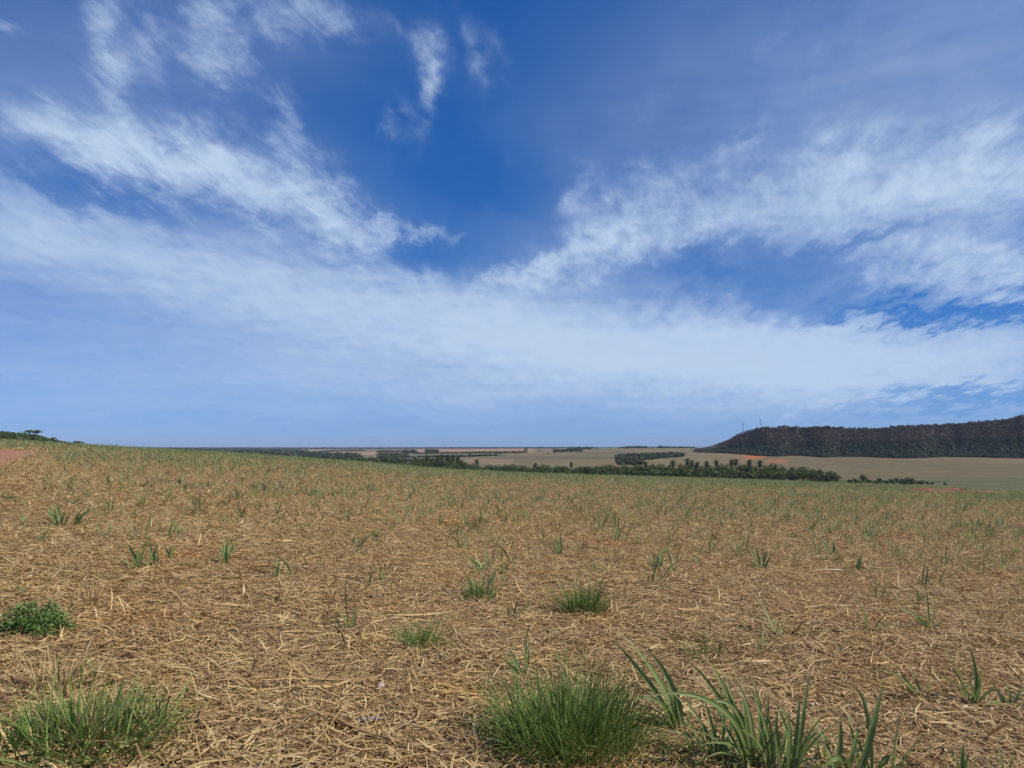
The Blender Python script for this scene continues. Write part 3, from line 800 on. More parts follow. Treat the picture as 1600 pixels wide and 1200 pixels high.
wood('tree_row', along([(515, 705.5), (545, 704.6), (567, 704.4)], 200, 10), [5] * 200, M_FARWOOD, 'dark tree line above the pale pink field', 14)
far_pts = []
while len(far_pts) < 5200:
    q = random.uniform(110, 480); D = 1700 * (5.5 ** random.random())
    if fbm(np.array([q / 60]), np.array([D / 700]), 77, 2)[0] > -0.25: far_pts.append(((q - 800) / KX * D, D))
wood('far_forest', far_pts, [7] * len(far_pts), M_FARWOOD, 'blue-green forest stretching to the horizon at the far left', 8, 0.9, wide=2.6)
sky_pts = [((q - 800) / KX * D, D) for q, D in ((random.uniform(470, 930), random.uniform(5200, 9500)) for _ in range(1500))]
wood('skyline_forest', sky_pts, [8] * len(sky_pts), M_FARWOOD, 'thin blue line of forest along the middle of the horizon', 8, 0.9, wide=3.0)

# woodland on the plateau: bare brown dry crowns above, greener below
def on_hill(n, pick, zfun, D0, D1, p0, p1):
    out_ = []
    tries = 0
    while len(out_) < n and tries < 60:
        tries += 1
        q = RNG.uniform(p0, p1, n * 2); D = RNG.uniform(D0, D1, n * 2); z = zfun(q, D); g0 = ground_z((q - 800) / KX * D, D, False)
        ok = pick(q, D, z, g0)
        out_ += list(zip(q[ok], D[ok], z[ok]))
    A = np.array(out_[:n]); return np.column_stack([(A[:, 0] - 800) / KX * A[:, 1], A[:, 1]]), A[:, 2]
def frac(q, D, z, g0):
    rim = EYE - 1350 * (np.interp(q, HT_PX, HT_Y) - 698) / FPX
    return (z - g0) / np.maximum(rim - g0, 3)
XY, zz = on_hill(21000, lambda q, D, z, g0: (z - g0 > 0.4) & (frac(q, D, z, g0) + 0.16 * fbm(q / 30, D / 60, 61, 3) > 0.42), hill_z, 1120, 1470, 1120, 1720)
wood('dry_woodland', XY, [3.4] * len(XY), M_DRYWOOD, 'bare brown dry woodland on the upper slope of the flat-topped hill', 7, 0.75, zz, 1.7, 0, 4.5)
XY, zz = on_hill(15000, lambda q, D, z, g0: (z - g0 > 0.2) & (frac(q, D, z, g0) + 0.16 * fbm(q / 30, D / 60, 61, 3) <= 0.46), hill_z, 1090, 1470, 1088, 1720)
wood('green_woodland', XY, [3.2] * len(XY), M_GREENWOOD, 'dull green scrub woodland along the foot of the flat-topped hill', 7, 0.75, zz, 1.7, 0, 4.0)
XY, zz = on_hill(260, lambda q, D, z, g0: (z - g0 > 0.5) & (frac(q, D, z, g0) < 0.30), hill_z, 1090, 1330, 1180, 1700)
wood('hill_foot_trees', XY, [6.5] * len(XY), M_FOOT, 'larger dark trees dotted along the foot of the flat-topped hill', 26, 0.45, zz)
XY, zz = on_hill(500, lambda q, D, z, g0: (frac(q, D, z, g0) > 0.9), hill_z, 1300, 1420, 1140, 1720)
wood('rim_trees', XY, [5.5] * len(XY), M_DRYWOOD, 'taller trees along the skyline of the flat-topped hill', 16, 0.55, zz)
XY, zz = on_hill(5200, lambda q, D, z, g0: (z - g0 > 0.1), lhill_z, 255, 470, -260, 122)
wood('scrub', XY, [1.7] * len(XY), M_BUSH, 'green scrub covering the low hill behind the grassy rise', 16, 0.5, zz)
for q, D, h, lab in [(44, 396, 4.6, 'flat-crowned tree on the ridge of the scrub hill, the smaller of two'), (56, 396, 5.4, 'flat-crowned tree on the ridge of the scrub hill, the larger of two'),
                     (82, 392, 3.6, 'small dark tree low on the shoulder of the scrub hill'), (122, 330, 4.3, 'lone little tree where the scrub hill meets the plain'), (127, 335, 3.0, 'shrubby tree right beside the lone little tree below the scrub hill')]:
    X = (q - 800) / KX * D; zh = max(float(lhill_z(np.array([q]), np.array([D]))[0]), gz(X, D))
    plant_tree('savanna_tree', FLATTREE[q % 2], Vector((X, D, zh)), h / 5.0, lab, 'tree')

# ------------------------------------------------------------------ masts on the hill
def mast(px, D, ytop, label, arms):
    X = (px - 800) / KX * D; z = float(hill_z(np.array([float(px)]), np.array([float(D)]))[0]) - 0.5
    h = EYE - D * (ytop - 698) / FPX - z; arms = [h * a for a in arms]
    e = empty('radio_mast', (X, D, z)); w0, w1 = 1.15, 0.75
    legs = [(cos(2 * pi * k / 3 + .4), sin(2 * pi * k / 3 + .4)) for k in range(3)]
    for c_, s_ in legs:
        g = Geo(); tube(g, [(c_ * w0, s_ * w0, 0), (c_ * w1, s_ * w1, h * 0.9)], [0.12, 0.10], 5); obj('leg', g.mesh('leg', M_STEEL), e)
    g = Geo(); N = 9
    for i in range(N):
        for k in range(3):
            t0, t1 = i / N, (i + 1) / N; a, b_ = legs[k], legs[(k + 1) % 3]
            wa, wb = w0 + (w1 - w0) * t0, w0 + (w1 - w0) * t1
            tube(g, [(a[0] * wa, a[1] * wa, h * .9 * t0), (b_[0] * wb, b_[1] * wb, h * .9 * t1)], [0.08, 0.08], 4)
    obj('lattice', g.mesh('lattice', M_STEEL), e)
    g = Geo(); tube(g, [(0, 0, h * 0.88), (0, 0, h)], [0.2, 0.12], 5); obj('antenna_rod', g.mesh('antenna_rod', M_STEEL), e)
    for a_h in arms:
        g = Geo(); tube(g, [(-1.0, 0, a_h), (1.0, 0, a_h)], [0.10, 0.10], 5); tube(g, [(-1.0, 0, a_h - 0.7), (-1.0, 0, a_h + 0.8)], [0.16, 0.16], 5); tube(g, [(1.0, 0, a_h - 0.7), (1.0, 0, a_h + 0.8)], [0.16, 0.16], 5)
        obj('antenna_panel', g.mesh('antenna_panel', M_STEEL), e)
    tag(e, label, 'mast')
mast(1162, 1475, 660, 'shorter lattice radio mast on the shoulder of the hill', [0.86])
mast(1189, 1465, 654.5, 'taller thin radio mast on the hill, farther from the slope', [0.88, 0.7])

# ------------------------------------------------------------------ hill road, red banks
def ribbon(name, pts, w, mat, lift, label, kind='structure', hump=0.0, zf=None):
    """a strip w metres wide along world points, lying on the land; hump makes a bank of it"""
    P = np.array(pts, float); d = np.gradient(P, axis=0); d /= np.linalg.norm(d, axis=1, keepdims=True); nrm = np.column_stack([-d[:, 1], d[:, 0]])
    K = 7; V = []
    ww = w * (1 + 0.35 * fbm(np.arange(len(P)) * 0.35, np.zeros(len(P)), int(w * 7) + len(P), 2))
    for i in range(len(P)):
        for k in range(K):
            t = k / (K - 1) * 2 - 1; q = P[i] + nrm[i] * t * ww[i] / 2
            prof = (1 - t * t) * hump * (0.55 + 0.75 * abs(vnoise(np.array([i * 0.31]), np.array([k * 0.7 + w]), 5)[0])) * min(1.0, 4 * i / len(P), 4 * (len(P) - 1 - i) / len(P)) if hump else 0
            V.append((q[0], q[1], (gz(q[0], q[1]) if zf is None else zf(q[0], q[1])) + lift * (1 if abs(t) < 0.99 else -1) + prof))
    F = [(i * K + k, (i + 1) * K + k, (i + 1) * K + k + 1, i * K + k + 1) for i in range(len(P) - 1) for k in range(K - 1)]
    return tag(obj(name, mesh_from(name, V, F, mat)), label, kind=kind)
def wpts(line, n, dmin=430.0):
    L = np.array(line, float); o = []
    for s in np.linspace(0, len(L) - 1.0001, n):
        i = int(s); t = s - i; q, D = L[i] * (1 - t) + L[i + 1] * t
        o.append(((q - 800) / KX * D, D))
    return o
ribbon('hill_road', wpts([(1094, 1330), (1112, 1280), (1130, 1215), (1150, 1150), (1172, 1110), (1196, 1085)], 60), 9.0, M_EARTH, 0.5, 'red dirt road running down along the foot of the hill')
ribbon('hill_foot_track', wpts([(1172, 1110), (1260, 1095), (1340, 1085), (1430, 1080), (1520, 1075), (1620, 1068), (1720, 1060)], 80), 9.0, M_EARTH_DULL, 0.3, 'thin red track between the brown field and the hill woodland')
def near_line(pp, n=40):
    L = np.array(pp, float); o = []
    for s in np.linspace(0, len(L) - 1.0001, n):
        i = int(s); t = s - i; q, y = L[i] * (1 - t) + L[i + 1] * t
        p = hit(q, y); o.append((p.x, p.y))
    return o
for line, w, hump, lab in [([(1262, 756), (1300, 757.5), (1330, 759)], 6, 0.35, 'long low bank of red earth nearest the valley tree belt'),
                           ([(1340, 761.3), (1356, 761.8), (1375, 762.5)], 5, 0.4, 'short dark red bank of earth in the middle of the field edge'),
                           ([(1418, 769.5), (1445, 770), (1475, 770.6)], 5, 0.45, 'red earth bank beside the steep dark mound'),
                           ([(1478, 770.3), (1492, 770), (1504, 770.6)], 4, 0.55, 'steep dark red mound of earth on the field edge'),
                           ([(1504, 771.5), (1540, 772), (1590, 772.5)], 4, 0.4, 'weedy brown bank of earth toward the end of the field edge')]:
    b_ = ribbon('earth_bank', near_line(line), w, M_EARTH_DULL, 0.04, lab, None, hump)
    b_['category'] = 'earth bank'; b_['group'] = 'red banks along the field edge'

# ------------------------------------------------------------------ straw
def straw_tile(seed, n, R, lmin, lmax, wmin, wmax):
    """a disc of loose cane straw: flat, bent, overlapping strips"""
    rng = np.random.default_rng(seed)
    r = R * np.sqrt(rng.random(n)); a = rng.random(n) * 2 * pi
    cx, cy = r * np.cos(a), r * np.sin(a)
    L = lmin + (lmax - lmin) * rng.random(n) ** 2.2; W = wmin + (wmax - wmin) * rng.random(n) ** 1.8
    W = np.minimum(W, L * 0.25)
    th = rng.vonmises(0.35, 0.5, n); pit = rng.normal(0, 0.10, n); steep = rng.random(n) < 0.05; pit[steep] = rng.uniform(0.25, 0.7, steep.sum())
    cz = 0.004 + 0.035 * rng.random(n) ** 1.6 + np.abs(np.sin(pit)) * L * 0.3
    bend = rng.normal(0, 0.09, n) * L; bend[rng.random(n) < 0.1] *= 3; sag = rng.normal(0, 0.045, n) * L; roll = rng.normal(0, 0.45, n)
    S = 4; V = np.zeros((n, S, 2, 3)); t = np.linspace(-0.5, 0.5, S)
    dx, dy = np.cos(th), np.sin(th)
    for k in range(S):
        off = (t[k] ** 2 * 4 - 0.5)
        x = cx + dx * t[k] * L * np.cos(pit) - dy * bend * off; y = cy + dy * t[k] * L * np.cos(pit) + dx * bend * off
        z = cz + np.sin(pit) * L * t[k] + sag * off
        taper = 1.0 if 0 < k < S - 1 else 0.45
        for j, sg in enumerate((-0.5, 0.5)):
            V[:, k, j, 0] = x - dy * sg * W * taper * np.cos(roll); V[:, k, j, 1] = y + dx * sg * W * taper * np.cos(roll); V[:, k, j, 2] = z + sg * W * taper * np.sin(roll)
    V[..., 2] = np.maximum(V[..., 2], 0.002)
    base = np.arange(n)[:, None] * S * 2
    F = np.concatenate([base + np.array([2 * k, 2 * k + 1, 2 * k + 3, 2 * k + 2]) for k in range(S - 1)])
    me = mesh_from('straw_tile', V.reshape(-1, 3), F, M_STRAW, True)
    return obj('straw_tile', me, link=False)
def scatter(name, P, rotz, scl, idx, protos, label, tilt=None):
    """one object that carries many copies of small meshes (what nobody could count)"""
    me = bpy.data.meshes.new(name); n = len(P)
    me.vertices.add(n); me.vertices.foreach_set('co', np.asarray(P, np.float32).ravel())
    ra = me.attributes.new('rot', 'FLOAT_VECTOR', 'POINT'); rv = np.zeros((n, 3), np.float32); rv[:, 2] = rotz
    if tilt is not None: rv[:, :2] = tilt
    ra.data.foreach_set('vector', rv.ravel())
    me.attributes.new('scl', 'FLOAT', 'POINT').data.foreach_set('value', np.asarray(scl, np.float32))
    me.attributes.new('pick', 'INT', 'POINT').data.foreach_set('value', np.asarray(idx, np.int32))
    o = obj(name, me)
    ng = bpy.data.node_groups.new(name, 'GeometryNodeTree')
    ng.interface.new_socket('Geometry', in_out='INPUT', socket_type='NodeSocketGeometry')
    ng.interface.new_socket('Geometry', in_out='OUTPUT', socket_type='NodeSocketGeometry')
    N = ng.nodes.new; L = ng.links.new
    gi, go = N('NodeGroupInput'), N('NodeGroupOutput'); inst = N('GeometryNodeInstanceOnPoints'); jn = N('GeometryNodeJoinGeometry')
    for p in protos:
        oi = N('GeometryNodeObjectInfo'); oi.inputs['Object'].default_value = p
        g2 = N('GeometryNodeGeometryToInstance'); L(oi.outputs['Geometry'], g2.inputs[0]); L(g2.outputs[0], jn.inputs[0])
    def na(nm, ty):
        q = N('GeometryNodeInputNamedAttribute'); q.data_type = ty; q.inputs['Name'].default_value = nm; return q.outputs['Attribute']
    L(gi.outputs[0], inst.inputs['Points']); L(jn.outputs[0], inst.inputs['Instance']); inst.inputs['Pick Instance'].default_value = True
    L(na('pick', 'INT'), inst.inputs['Instance Index'])
    er = N('FunctionNodeEulerToRotation'); L(na('rot', 'FLOAT_VECTOR'), er.inputs[0]); L(er.outputs[0], inst.inputs['Rotation'])
    L(na('scl', 'FLOAT'), inst.inputs['Scale'])
    L(inst.outputs[0], go.inputs[0])
    md = o.modifiers.new('scatter', 'NODES'); md.node_group = ng
    return tag(o, label, kind='stuff')
def fan_points(r0, r1, spacing, half=50.0):
    """jittered points over the ground in front of the viewer"""
    k = np.arange(-r1, r1 + spacing, spacing)
    X, Y = np.meshgrid(k, k); X = X.ravel() + RNG.uniform(-0.5, 0.5, X.size) * spacing; Y = Y.ravel() + RNG.uniform(-0.5, 0.5, Y.size) * spacing
    r = np.hypot(X, Y); ok = (r > r0) & (r < r1) & (np.abs(np.degrees(np.arctan2(X, Y))) < half)
    return X[ok], Y[ok]
def lay(X, Y):
    Z = ground_z(X, Y); e = 0.4
    gx = (ground_z(X + e, Y) - ground_z(X - e, Y)) / (2 * e); gy = (ground_z(X, Y + e) - ground_z(X, Y - e)) / (2 * e)
    return np.column_stack([X, Y, Z]), gx, gy
def scatter_flat(name, X, Y, scl, protos, label):
    ok = ~on_track(X, Y, 0.98); X, Y, scl = X[ok], Y[ok], scl[ok]
    P, gx, gy = lay(X, Y); n = len(X)
    rz = RNG.uniform(-0.9, 0.9, n) + pi * RNG.integers(0, 2, n)
    # lean with the slope: rotate about z first, so express the slope in the turned frame
    sx = gx * np.cos(rz) + gy * np.sin(rz); sy = -gx * np.sin(rz) + gy * np.cos(rz)
    P[:, 2] += RNG.uniform(0.0, 0.012, n)
    return scatter(name, P, rz, scl, RNG.integers(0, len(protos), n), protos, label, np.column_stack([np.arctan(sy), -np.arctan(sx)]))
def mulch(X, Y):       # where the mat of straw lies; elsewhere the soil looks through
    return fbm(X / 1.3, Y / 1.1, 123, 3) + 0.35 * fbm(X / 6, Y / 6, 127, 2) < 0.32
THIN = [straw_tile(340 + k, 620, 0.62, 0.02, 0.20, 0.003, 0.010) for k in range(4)]
TILES = [straw_tile(300 + k, 3000, 0.66, 0.025, 0.23, 0.003, 0.0115) for k in range(10)]
X, Y = fan_points(0.8, 15, 0.54, 60); ok = mulch(X, Y); scatter_flat('thin_straw', X[~ok], Y[~ok], RNG.uniform(0.8, 1.05, int((~ok).sum())), THIN, 'thin scattered straw bits where the red soil shows through'); X, Y = X[ok], Y[ok]; scatter_flat('straw', X, Y, RNG.uniform(0.78, 1.02, len(X)), TILES, 'dry brown cane straw lying thick over the near ground')
LONG = [straw_tile(360 + k, 26, 0.6, 0.22, 0.55, 0.008, 0.021) for k in range(6)]
X, Y = fan_points(0.8, 14, 0.8, 60); scatter_flat('long_straw', X, Y, RNG.uniform(0.8, 1.1, len(X)), LONG, 'long flat dead cane leaves lying on top of the finer straw')
X, Y = fan_points(14.5, 45, 0.85, 48); scatter_flat('field_straw', X, Y, RNG.uniform(1.0, 1.4, len(X)), TILES, 'dry cane straw covering the middle of the field')
X, Y = fan_points(44, 110, 3.0, 46); scatter_flat('far_straw', X, Y, RNG.uniform(1.9, 2.4, len(X)), TILES[:4], 'pale straw over the far part of the field')

# ------------------------------------------------------------------ blades and leaves
def ribbon_leaf(geo, p0, p1, p2, width, n=10, fold=0.22, twist=0.0, face=None, nod=0.0):
    """a grass or cane leaf: Bezier from foot p0 over p1 to tip p2, folded along its midrib"""
    p0, p1, p2 = (np.asarray(p, float) for p in (p0, p1, p2))
    t = np.linspace(0, 1, n + 1)[:, None]
    c = (1 - t) ** 2 * p0 + 2 * t * (1 - t) * p1 + t ** 2 * p2
    if nod: c = c + t ** 4 * np.array([0.35 * (p2 - p0)[0], 0, -0.6 * abs((p2 - p0)[0])]) * nod + np.sin(t * 9 + p0[0] * 40) * t * np.array([0.004, 0.004, 0.003])
    d = np.gradient(c, axis=0); d /= np.linalg.norm(d, axis=1, keepdims=True) + 1e-9
    ref = np.array(face, float) if face is not None else np.array([0, 0, 1.0]) + 1e-3
    side = np.cross(d, ref); side /= np.linalg.norm(side, axis=1, keepdims=True) + 1e-9
    nrm = np.cross(side, d)
    if twist:
        a = (twist * t); side, nrm = side * np.cos(a) + nrm * np.sin(a), nrm * np.cos(a) - side * np.sin(a)
    w = width * np.clip(np.minimum(0.35 + 1.7 * t, 1.0) * (1 - t ** 1.7) + 0.02, 0, 1) * 0.5
    V = np.stack([c - side * w + nrm * w * fold, c - nrm * w * fold * 0.6, c + side * w + nrm * w * fold], 1).reshape(-1, 3)
    U = np.stack([np.column_stack([np.full(n + 1, u), t[:, 0]]) for u in (0, 0.5, 1)], 1).reshape(-1, 2)
    F = [(3 * i + k, 3 * i + k + 1, 3 * i + 3 + k + 1, 3 * i + 3 + k) for i in range(n) for k in (0, 1)]
    geo.add(V, F, U)
def arch(rng, foot, az, L, elev, droop):
    """three control points of a leaf that starts at elevation elev and droops over"""
    foot = np.array(foot, float); h = np.array([cos(az), sin(az), 0.0])
    p1 = foot + L * 0.55 * (h * cos(elev) + np.array([0, 0, sin(elev)]))
    e2 = elev - droop
    return foot, p1, p1 + L * 0.5 * (h * cos(e2) + np.array([0, 0, sin(e2)]))
def sprout_mesh(seed, mat, n=7, h=0.36, w=0.026, spread=0.10, segs=7):
    rng = np.random.default_rng(seed); g = Geo(); shoots = 1 + seed % 3
    for k in range(n):
        s = k % shoots; f = ((s - (shoots - 1) / 2) * spread * 1.1 + rng.normal() * 0.012, rng.normal() * 0.02 + 0.04 * (s % 2), -0.02)
        el_ = radians(rng.uniform(40, 88)); L = h * rng.uniform(0.5, 1.35)
        a, b_, c = arch(rng, f, rng.uniform(0, 2 * pi), L, el_, radians(rng.uniform(5, 80)))
        ribbon_leaf(g, a, b_, c, w * rng.uniform(0.7, 1.15), segs, 0.3, rng.normal() * 0.5)
    return g.mesh('cane_sprout', mat)
def tuft_mesh(seed, mat, n, R, h, w, lean=0.5, segs=5, name='grass_tuft', spread_pow=0.6):
    rng = np.random.default_rng(seed); g = Geo()
    for k in range(n):
        rr = R * rng.random() ** spread_pow; a = rng.uniform(0, 2 * pi)
        f = (rr * cos(a), rr * sin(a), -0.015)
        el_ = pi / 2 - lean * (rr / R) * rng.uniform(0.3, 1.4) - abs(rng.normal()) * 0.22
        L = h * (rng.uniform(0.25, 1.0) if rng.random() < 0.75 else rng.uniform(0.8, 1.3))
        p = arch(rng, f, a + rng.normal() * 1.1, L, el_, abs(rng.normal()) * 0.6)
        ribbon_leaf(g, *p, w * rng.uniform(0.6, 1.3), segs, 0.25, rng.normal() * 0.6)
    return g.mesh(name, mat)
SPROUTS = [sprout_mesh(400 + k, M_CANE, 5 + k % 5, 0.34 + 0.02 * (k % 4), 0.024) for k in range(9)]
TUFTS = [tuft_mesh(430 + k, (M_GRASS, M_GRASS_BRIGHT, M_CANE)[k % 3], 46, 0.10, 0.20, 0.007, 0.7) for k in range(6)]
DRYTUFTS = [tuft_mesh(450 + k, M_DRY, 40, 0.14, 0.20, 0.006, 0.9) for k in range(4)]
FAR_SPROUTS = [sprout_mesh(470 + k, M_FIELDGREEN, 6 + k % 3, 0.36, 0.036, 0.12, 4) for k in range(6)]
FAR_DRY = [tuft_mesh(480 + k, M_DRY, 24, 0.2, 0.24, 0.010, 0.9, 4) for k in range(3)]

# ------------------------------------------------------------------ plants of the foreground, one by one
def size_at(px, py, hpx):
    p = hit(px, py); return p, hpx * p.y / FPX * 1.02
def point(px, py, y):
    d = pix_dir(px, py); t = y / d.y; return np.array([t * d.x, y, EYE + t * d.z])
def cane(name, label, base, leaves, group=None, seed=0, extra=None, wide=1.0):
    """young cane plant measured leaf by leaf: foot, bend and tip of each leaf, its width (m) and how far it leans to or from the viewer"""
    if extra is None: extra = 10 if base[1] > 1140 and len(leaves) > 5 else 3
    if base[1] < 900: wide, extra = 1.45, 7
    elif base[1] < 1120: extra, wide = max(extra, 5), 1.15
    rng = np.random.default_rng(seed + 900); p = hit(*base) if base[1] < 1200 else None
    if p is None: p = hit(base[0], base[1])
    e = empty(name, p); o_ = np.array(p)
    for (foot, mid, tip, w, dep) in leaves:
        f = point(foot[0], foot[1], p.y + dep * 0.05); f[2] = max(f[2], o_[2] - 0.03) if foot[1] >= base[1] - 8 else f[2]
        m = point(mid[0], mid[1], p.y + dep * 0.5); t = point(tip[0], tip[1], p.y + dep)
        w *= 0.74 * wide; m = 2 * m - 0.5 * (f + t)        # the bend is a point ON the leaf
        g = Geo(); ribbon_leaf(g, f - o_, m - o_, t - o_, w, 16, 0.35, rng.normal() * 0.9, face=(0.25 * rng.normal(), -0.75, 0.65), nod=rng.uniform(0.0, 0.45))
        obj('leaf', g.mesh('leaf', M_CANE), e)
    xs = [l[0][0] for l in leaves]; hm = max(base[1] - min(l[2][1] for l in leaves), 20) * p.y / FPX
    wm = float(np.mean([l[3] for l in leaves])); side = 1 if sum(l[2][0] - l[0][0] for l in leaves) > 0 else -1
    for k in range(extra):               # shorter leaves around the foot
        az_ = (0 if side > 0 else pi) + rng.normal() * 1.1; fx = (rng.choice(xs) - base[0]) * p.y / FPX
        g = Geo(); a, b_, c = arch(rng, (fx, rng.normal() * 0.02, -0.02), az_, hm * rng.uniform(0.45, 0.85), radians(rng.uniform(50, 82)), radians(rng.uniform(20, 90)))
        ribbon_leaf(g, a, b_, c, wm * rng.uniform(0.42, 0.7), 12, 0.35, rng.normal() * 0.9, nod=rng.uniform(0, 0.5))
        obj('leaf', g.mesh('leaf', M_CANE), e)
    return tag(e, label, 'cane plant', group)
GH = 'young cane plants in the foreground'
cane('cane_plant', 'tall young cane plant leaning over the straw right of the big grass clump', (1062, 1150),
     [((1062, 1150), (1030, 1062), (955, 967), 0.040, 0.10), ((1058, 1150), (1012, 1062), (952, 992), 0.034, -0.05), ((1066, 1148), (1050, 1072), (1008, 1008), 0.046, 0.12),
      ((1056, 1146), (1030, 1096), (980, 1079), 0.030, -0.10), ((1060, 1150), (1056, 1110), (1052, 1080), 0.030, 0.05), ((1068, 1150), (1078, 1105), (1079, 1066), 0.034, 0.08), ((1055, 1150), (1020, 1150), (975, 1168), 0.034, -0.12)], GH, 1, None, 1.35)
cane('cane_plant', 'broad cane plant with crossing leaves next to the tall leaning one', (1172, 1208),
     [((1172, 1208), (1128, 1104), (1012, 1057), 0.050, -0.12), ((1168, 1208), (1128, 1094), (1066, 1012), 0.034, 0.05), ((1176, 1208), (1140, 1090), (1092, 1004), 0.040, 0.12),
      ((1172, 1208), (1150, 1110), (1120, 1028), 0.034, 0.15), ((1178, 1208), (1150, 1108), (1087, 1099), 0.044, -0.05), ((1182, 1208), (1188, 1120), (1172, 1058), 0.036, 0.1),
      ((1176, 1208), (1170, 1110), (1140, 1060), 0.030, 0.2), ((1165, 1208), (1150, 1165), (1100, 1150), 0.034, -0.15), ((1185, 1208), (1196, 1140), (1200, 1080), 0.032, 0.1)], GH, 2)
cane('cane_plant', 'slender cane plant filling the gap between the leaning and the broad one', (1118, 1192),
     [((1118, 1192), (1096, 1128), (1062, 1082), 0.030, 0.05), ((1120, 1192), (1112, 1130), (1090, 1070), 0.028, 0.1), ((1122, 1192), (1130, 1120), (1116, 1052), 0.030, 0.1), ((1116, 1192), (1080, 1150), (1030, 1130), 0.026, -0.05), ((1124, 1192), (1142, 1140), (1146, 1092), 0.028, 0.05)], GH, 31)
cane('cane_plant', 'slender drooping cane plant between the broad and the straight-leaved one', (1206, 1216),
     [((1206, 1216), (1192, 1120), (1150, 1046), 0.028, 0.12), ((1208, 1216), (1206, 1140), (1184, 1078), 0.030, 0.05), ((1204, 1216), (1176, 1150), (1128, 1128), 0.030, -0.08), ((1210, 1216), (1226, 1150), (1232, 1102), 0.028, 0.05), ((1202, 1216), (1196, 1160), (1178, 1120), 0.026, 0.0)], GH, 32)
cane('cane_plant', 'upright cane plant with straight narrow leaves at the bottom edge', (1238, 1228),
     [((1238, 1228), (1256, 1110), (1262, 1036), 0.030, 0.05), ((1232, 1228), (1246, 1140), (1246, 1088), 0.034, 0.1), ((1228, 1228), (1232, 1130), (1212, 1112), 0.040, -0.05), ((1222, 1228), (1214, 1150), (1217, 1108), 0.034, 0.02),
      ((1244, 1228), (1232, 1150), (1205, 1085), 0.030, 0.1), ((1240, 1228), (1262, 1160), (1285, 1150), 0.028, -0.1)], GH, 3)
cane('cane_plant', 'cane plant with one broad blade leaning over arched leaves, bottom edge', (1342, 1228),
     [((1340, 1228), (1366, 1118), (1378, 1058), 0.058, -0.02), ((1362, 1228), (1354, 1110), (1322, 1066), 0.032, 0.12), ((1388, 1228), (1398, 1160), (1404, 1114), 0.044, 0.02), ((1308, 1228), (1312, 1160), (1313, 1116), 0.040, 0.03),
      ((1338, 1228), (1308, 1182), (1272, 1228), 0.040, -0.12), ((1362, 1228), (1388, 1183), (1422, 1200), 0.040, -0.12), ((1320, 1228), (1338, 1150), (1344, 1130), 0.026, 0.1), ((1346, 1228), (1330, 1140), (1318, 1104), 0.030, 0.15)], GH, 4)
cane('cane_plant', 'pale cane plant with a fan of leaves near the dark shaded straw', (1518, 1106),
     [((1516, 1106), (1498, 1050), (1462, 990), 0.030, 0.1), ((1520, 1106), (1524, 1050), (1508, 1003), 0.036, 0.02), ((1518, 1106), (1514, 1060), (1494, 1020), 0.03, 0.1), ((1522, 1106), (1532, 1050), (1548, 1025), 0.026, 0.05),
      ((1514, 1106), (1528, 1082), (1532, 1058), 0.040, -0.05), ((1524, 1106), (1545, 1080), (1562, 1088), 0.024, -0.1)], GH, 5)
cane('cane_plant', 'small cane plant with arching leaves beside the pale fan-leaved one', (1440, 1094),
     [((1440, 1094), (1420, 1068), (1396, 1028), 0.024, 0.1), ((1438, 1094), (1414, 1070), (1400, 1062), 0.026, -0.06), ((1442, 1094), (1430, 1060), (1418, 1035), 0.022, 0.1), ((1444, 1094), (1452, 1062), (1450, 1022), 0.020, 0.1), ((1440, 1094), (1395, 1050), (1352, 1042), 0.018, -0.1)], GH, 6)
cane('cane_plant', 'cane plant with one long blade reaching sideways in open straw', (1450, 988),
     [((1449, 988), (1432, 962), (1397, 942), 0.034, 0.05), ((1450, 988), (1450, 950), (1446, 915), 0.026, 0.1), ((1452, 988), (1460, 945), (1455, 906), 0.030, 0.15), ((1451, 986), (1462, 978), (1478, 966), 0.030, -0.05), ((1449, 988), (1440, 965), (1424, 968), 0.022, -0.1)], GH, 7)
cane('cane_plant', 'short cane shoot sticking up at the bottom edge right of the arched leaves', (1500, 1222),
     [((1500, 1222), (1504, 1180), (1502, 1160), 0.030, 0.05), ((1504, 1222), (1512, 1185), (1516, 1176), 0.024, 0.0), ((1496, 1222), (1494, 1185), (1488, 1178), 0.022, 0.05)], GH, 8)
cane('cane_plant', 'narrow shoot in the bottom corner beyond the short cane shoot', (1570, 1222), [((1570, 1222), (1562, 1180), (1555, 1166), 0.028, 0.05), ((1574, 1222), (1580, 1188), (1588, 1180), 0.022, 0.0)], GH, 9)
cane('cane_plant', 'leafy cane plant at the edge beside the dark shaded straw', (1578, 1112),
     [((1574, 1112), (1562, 1085), (1545, 1062), 0.030, 0.1), ((1578, 1112), (1576, 1080), (1568, 1064), 0.026, 0.05), ((1580, 1112), (1590, 1085), (1604, 1072), 0.030, 0.0), ((1576, 1112), (1556, 1096), (1540, 1098), 0.024, -0.1), ((1582, 1112), (1600, 1100), (1618, 1104), 0.03, -0.1)], GH, 10)
cane('cane_plant', 'thin twin-stemmed cane shoot standing alone in the middle straw', (545, 990),
     [((545, 990), (541, 930), (542, 885), 0.018, 0.1), ((546, 990), (552, 965), (556, 942), 0.022, 0.05), ((544, 990), (530, 975), (525, 960), 0.018, 0.0), ((547, 990), (556, 972), (548, 940), 0.016, 0.1)], GH, 11)
cane('cane_plant', 'tall thin shoot just behind the big grass clump', (818, 1062),
     [((818, 1062), (822, 1010), (826, 965), 0.020, 0.1), ((816, 1062), (808, 1036), (790, 1000), 0.028, 0.05), ((818, 1060), (826, 1020), (822, 985), 0.018, 0.1), ((815, 1062), (800, 1040), (782, 1022), 0.022, -0.05)], GH, 12)
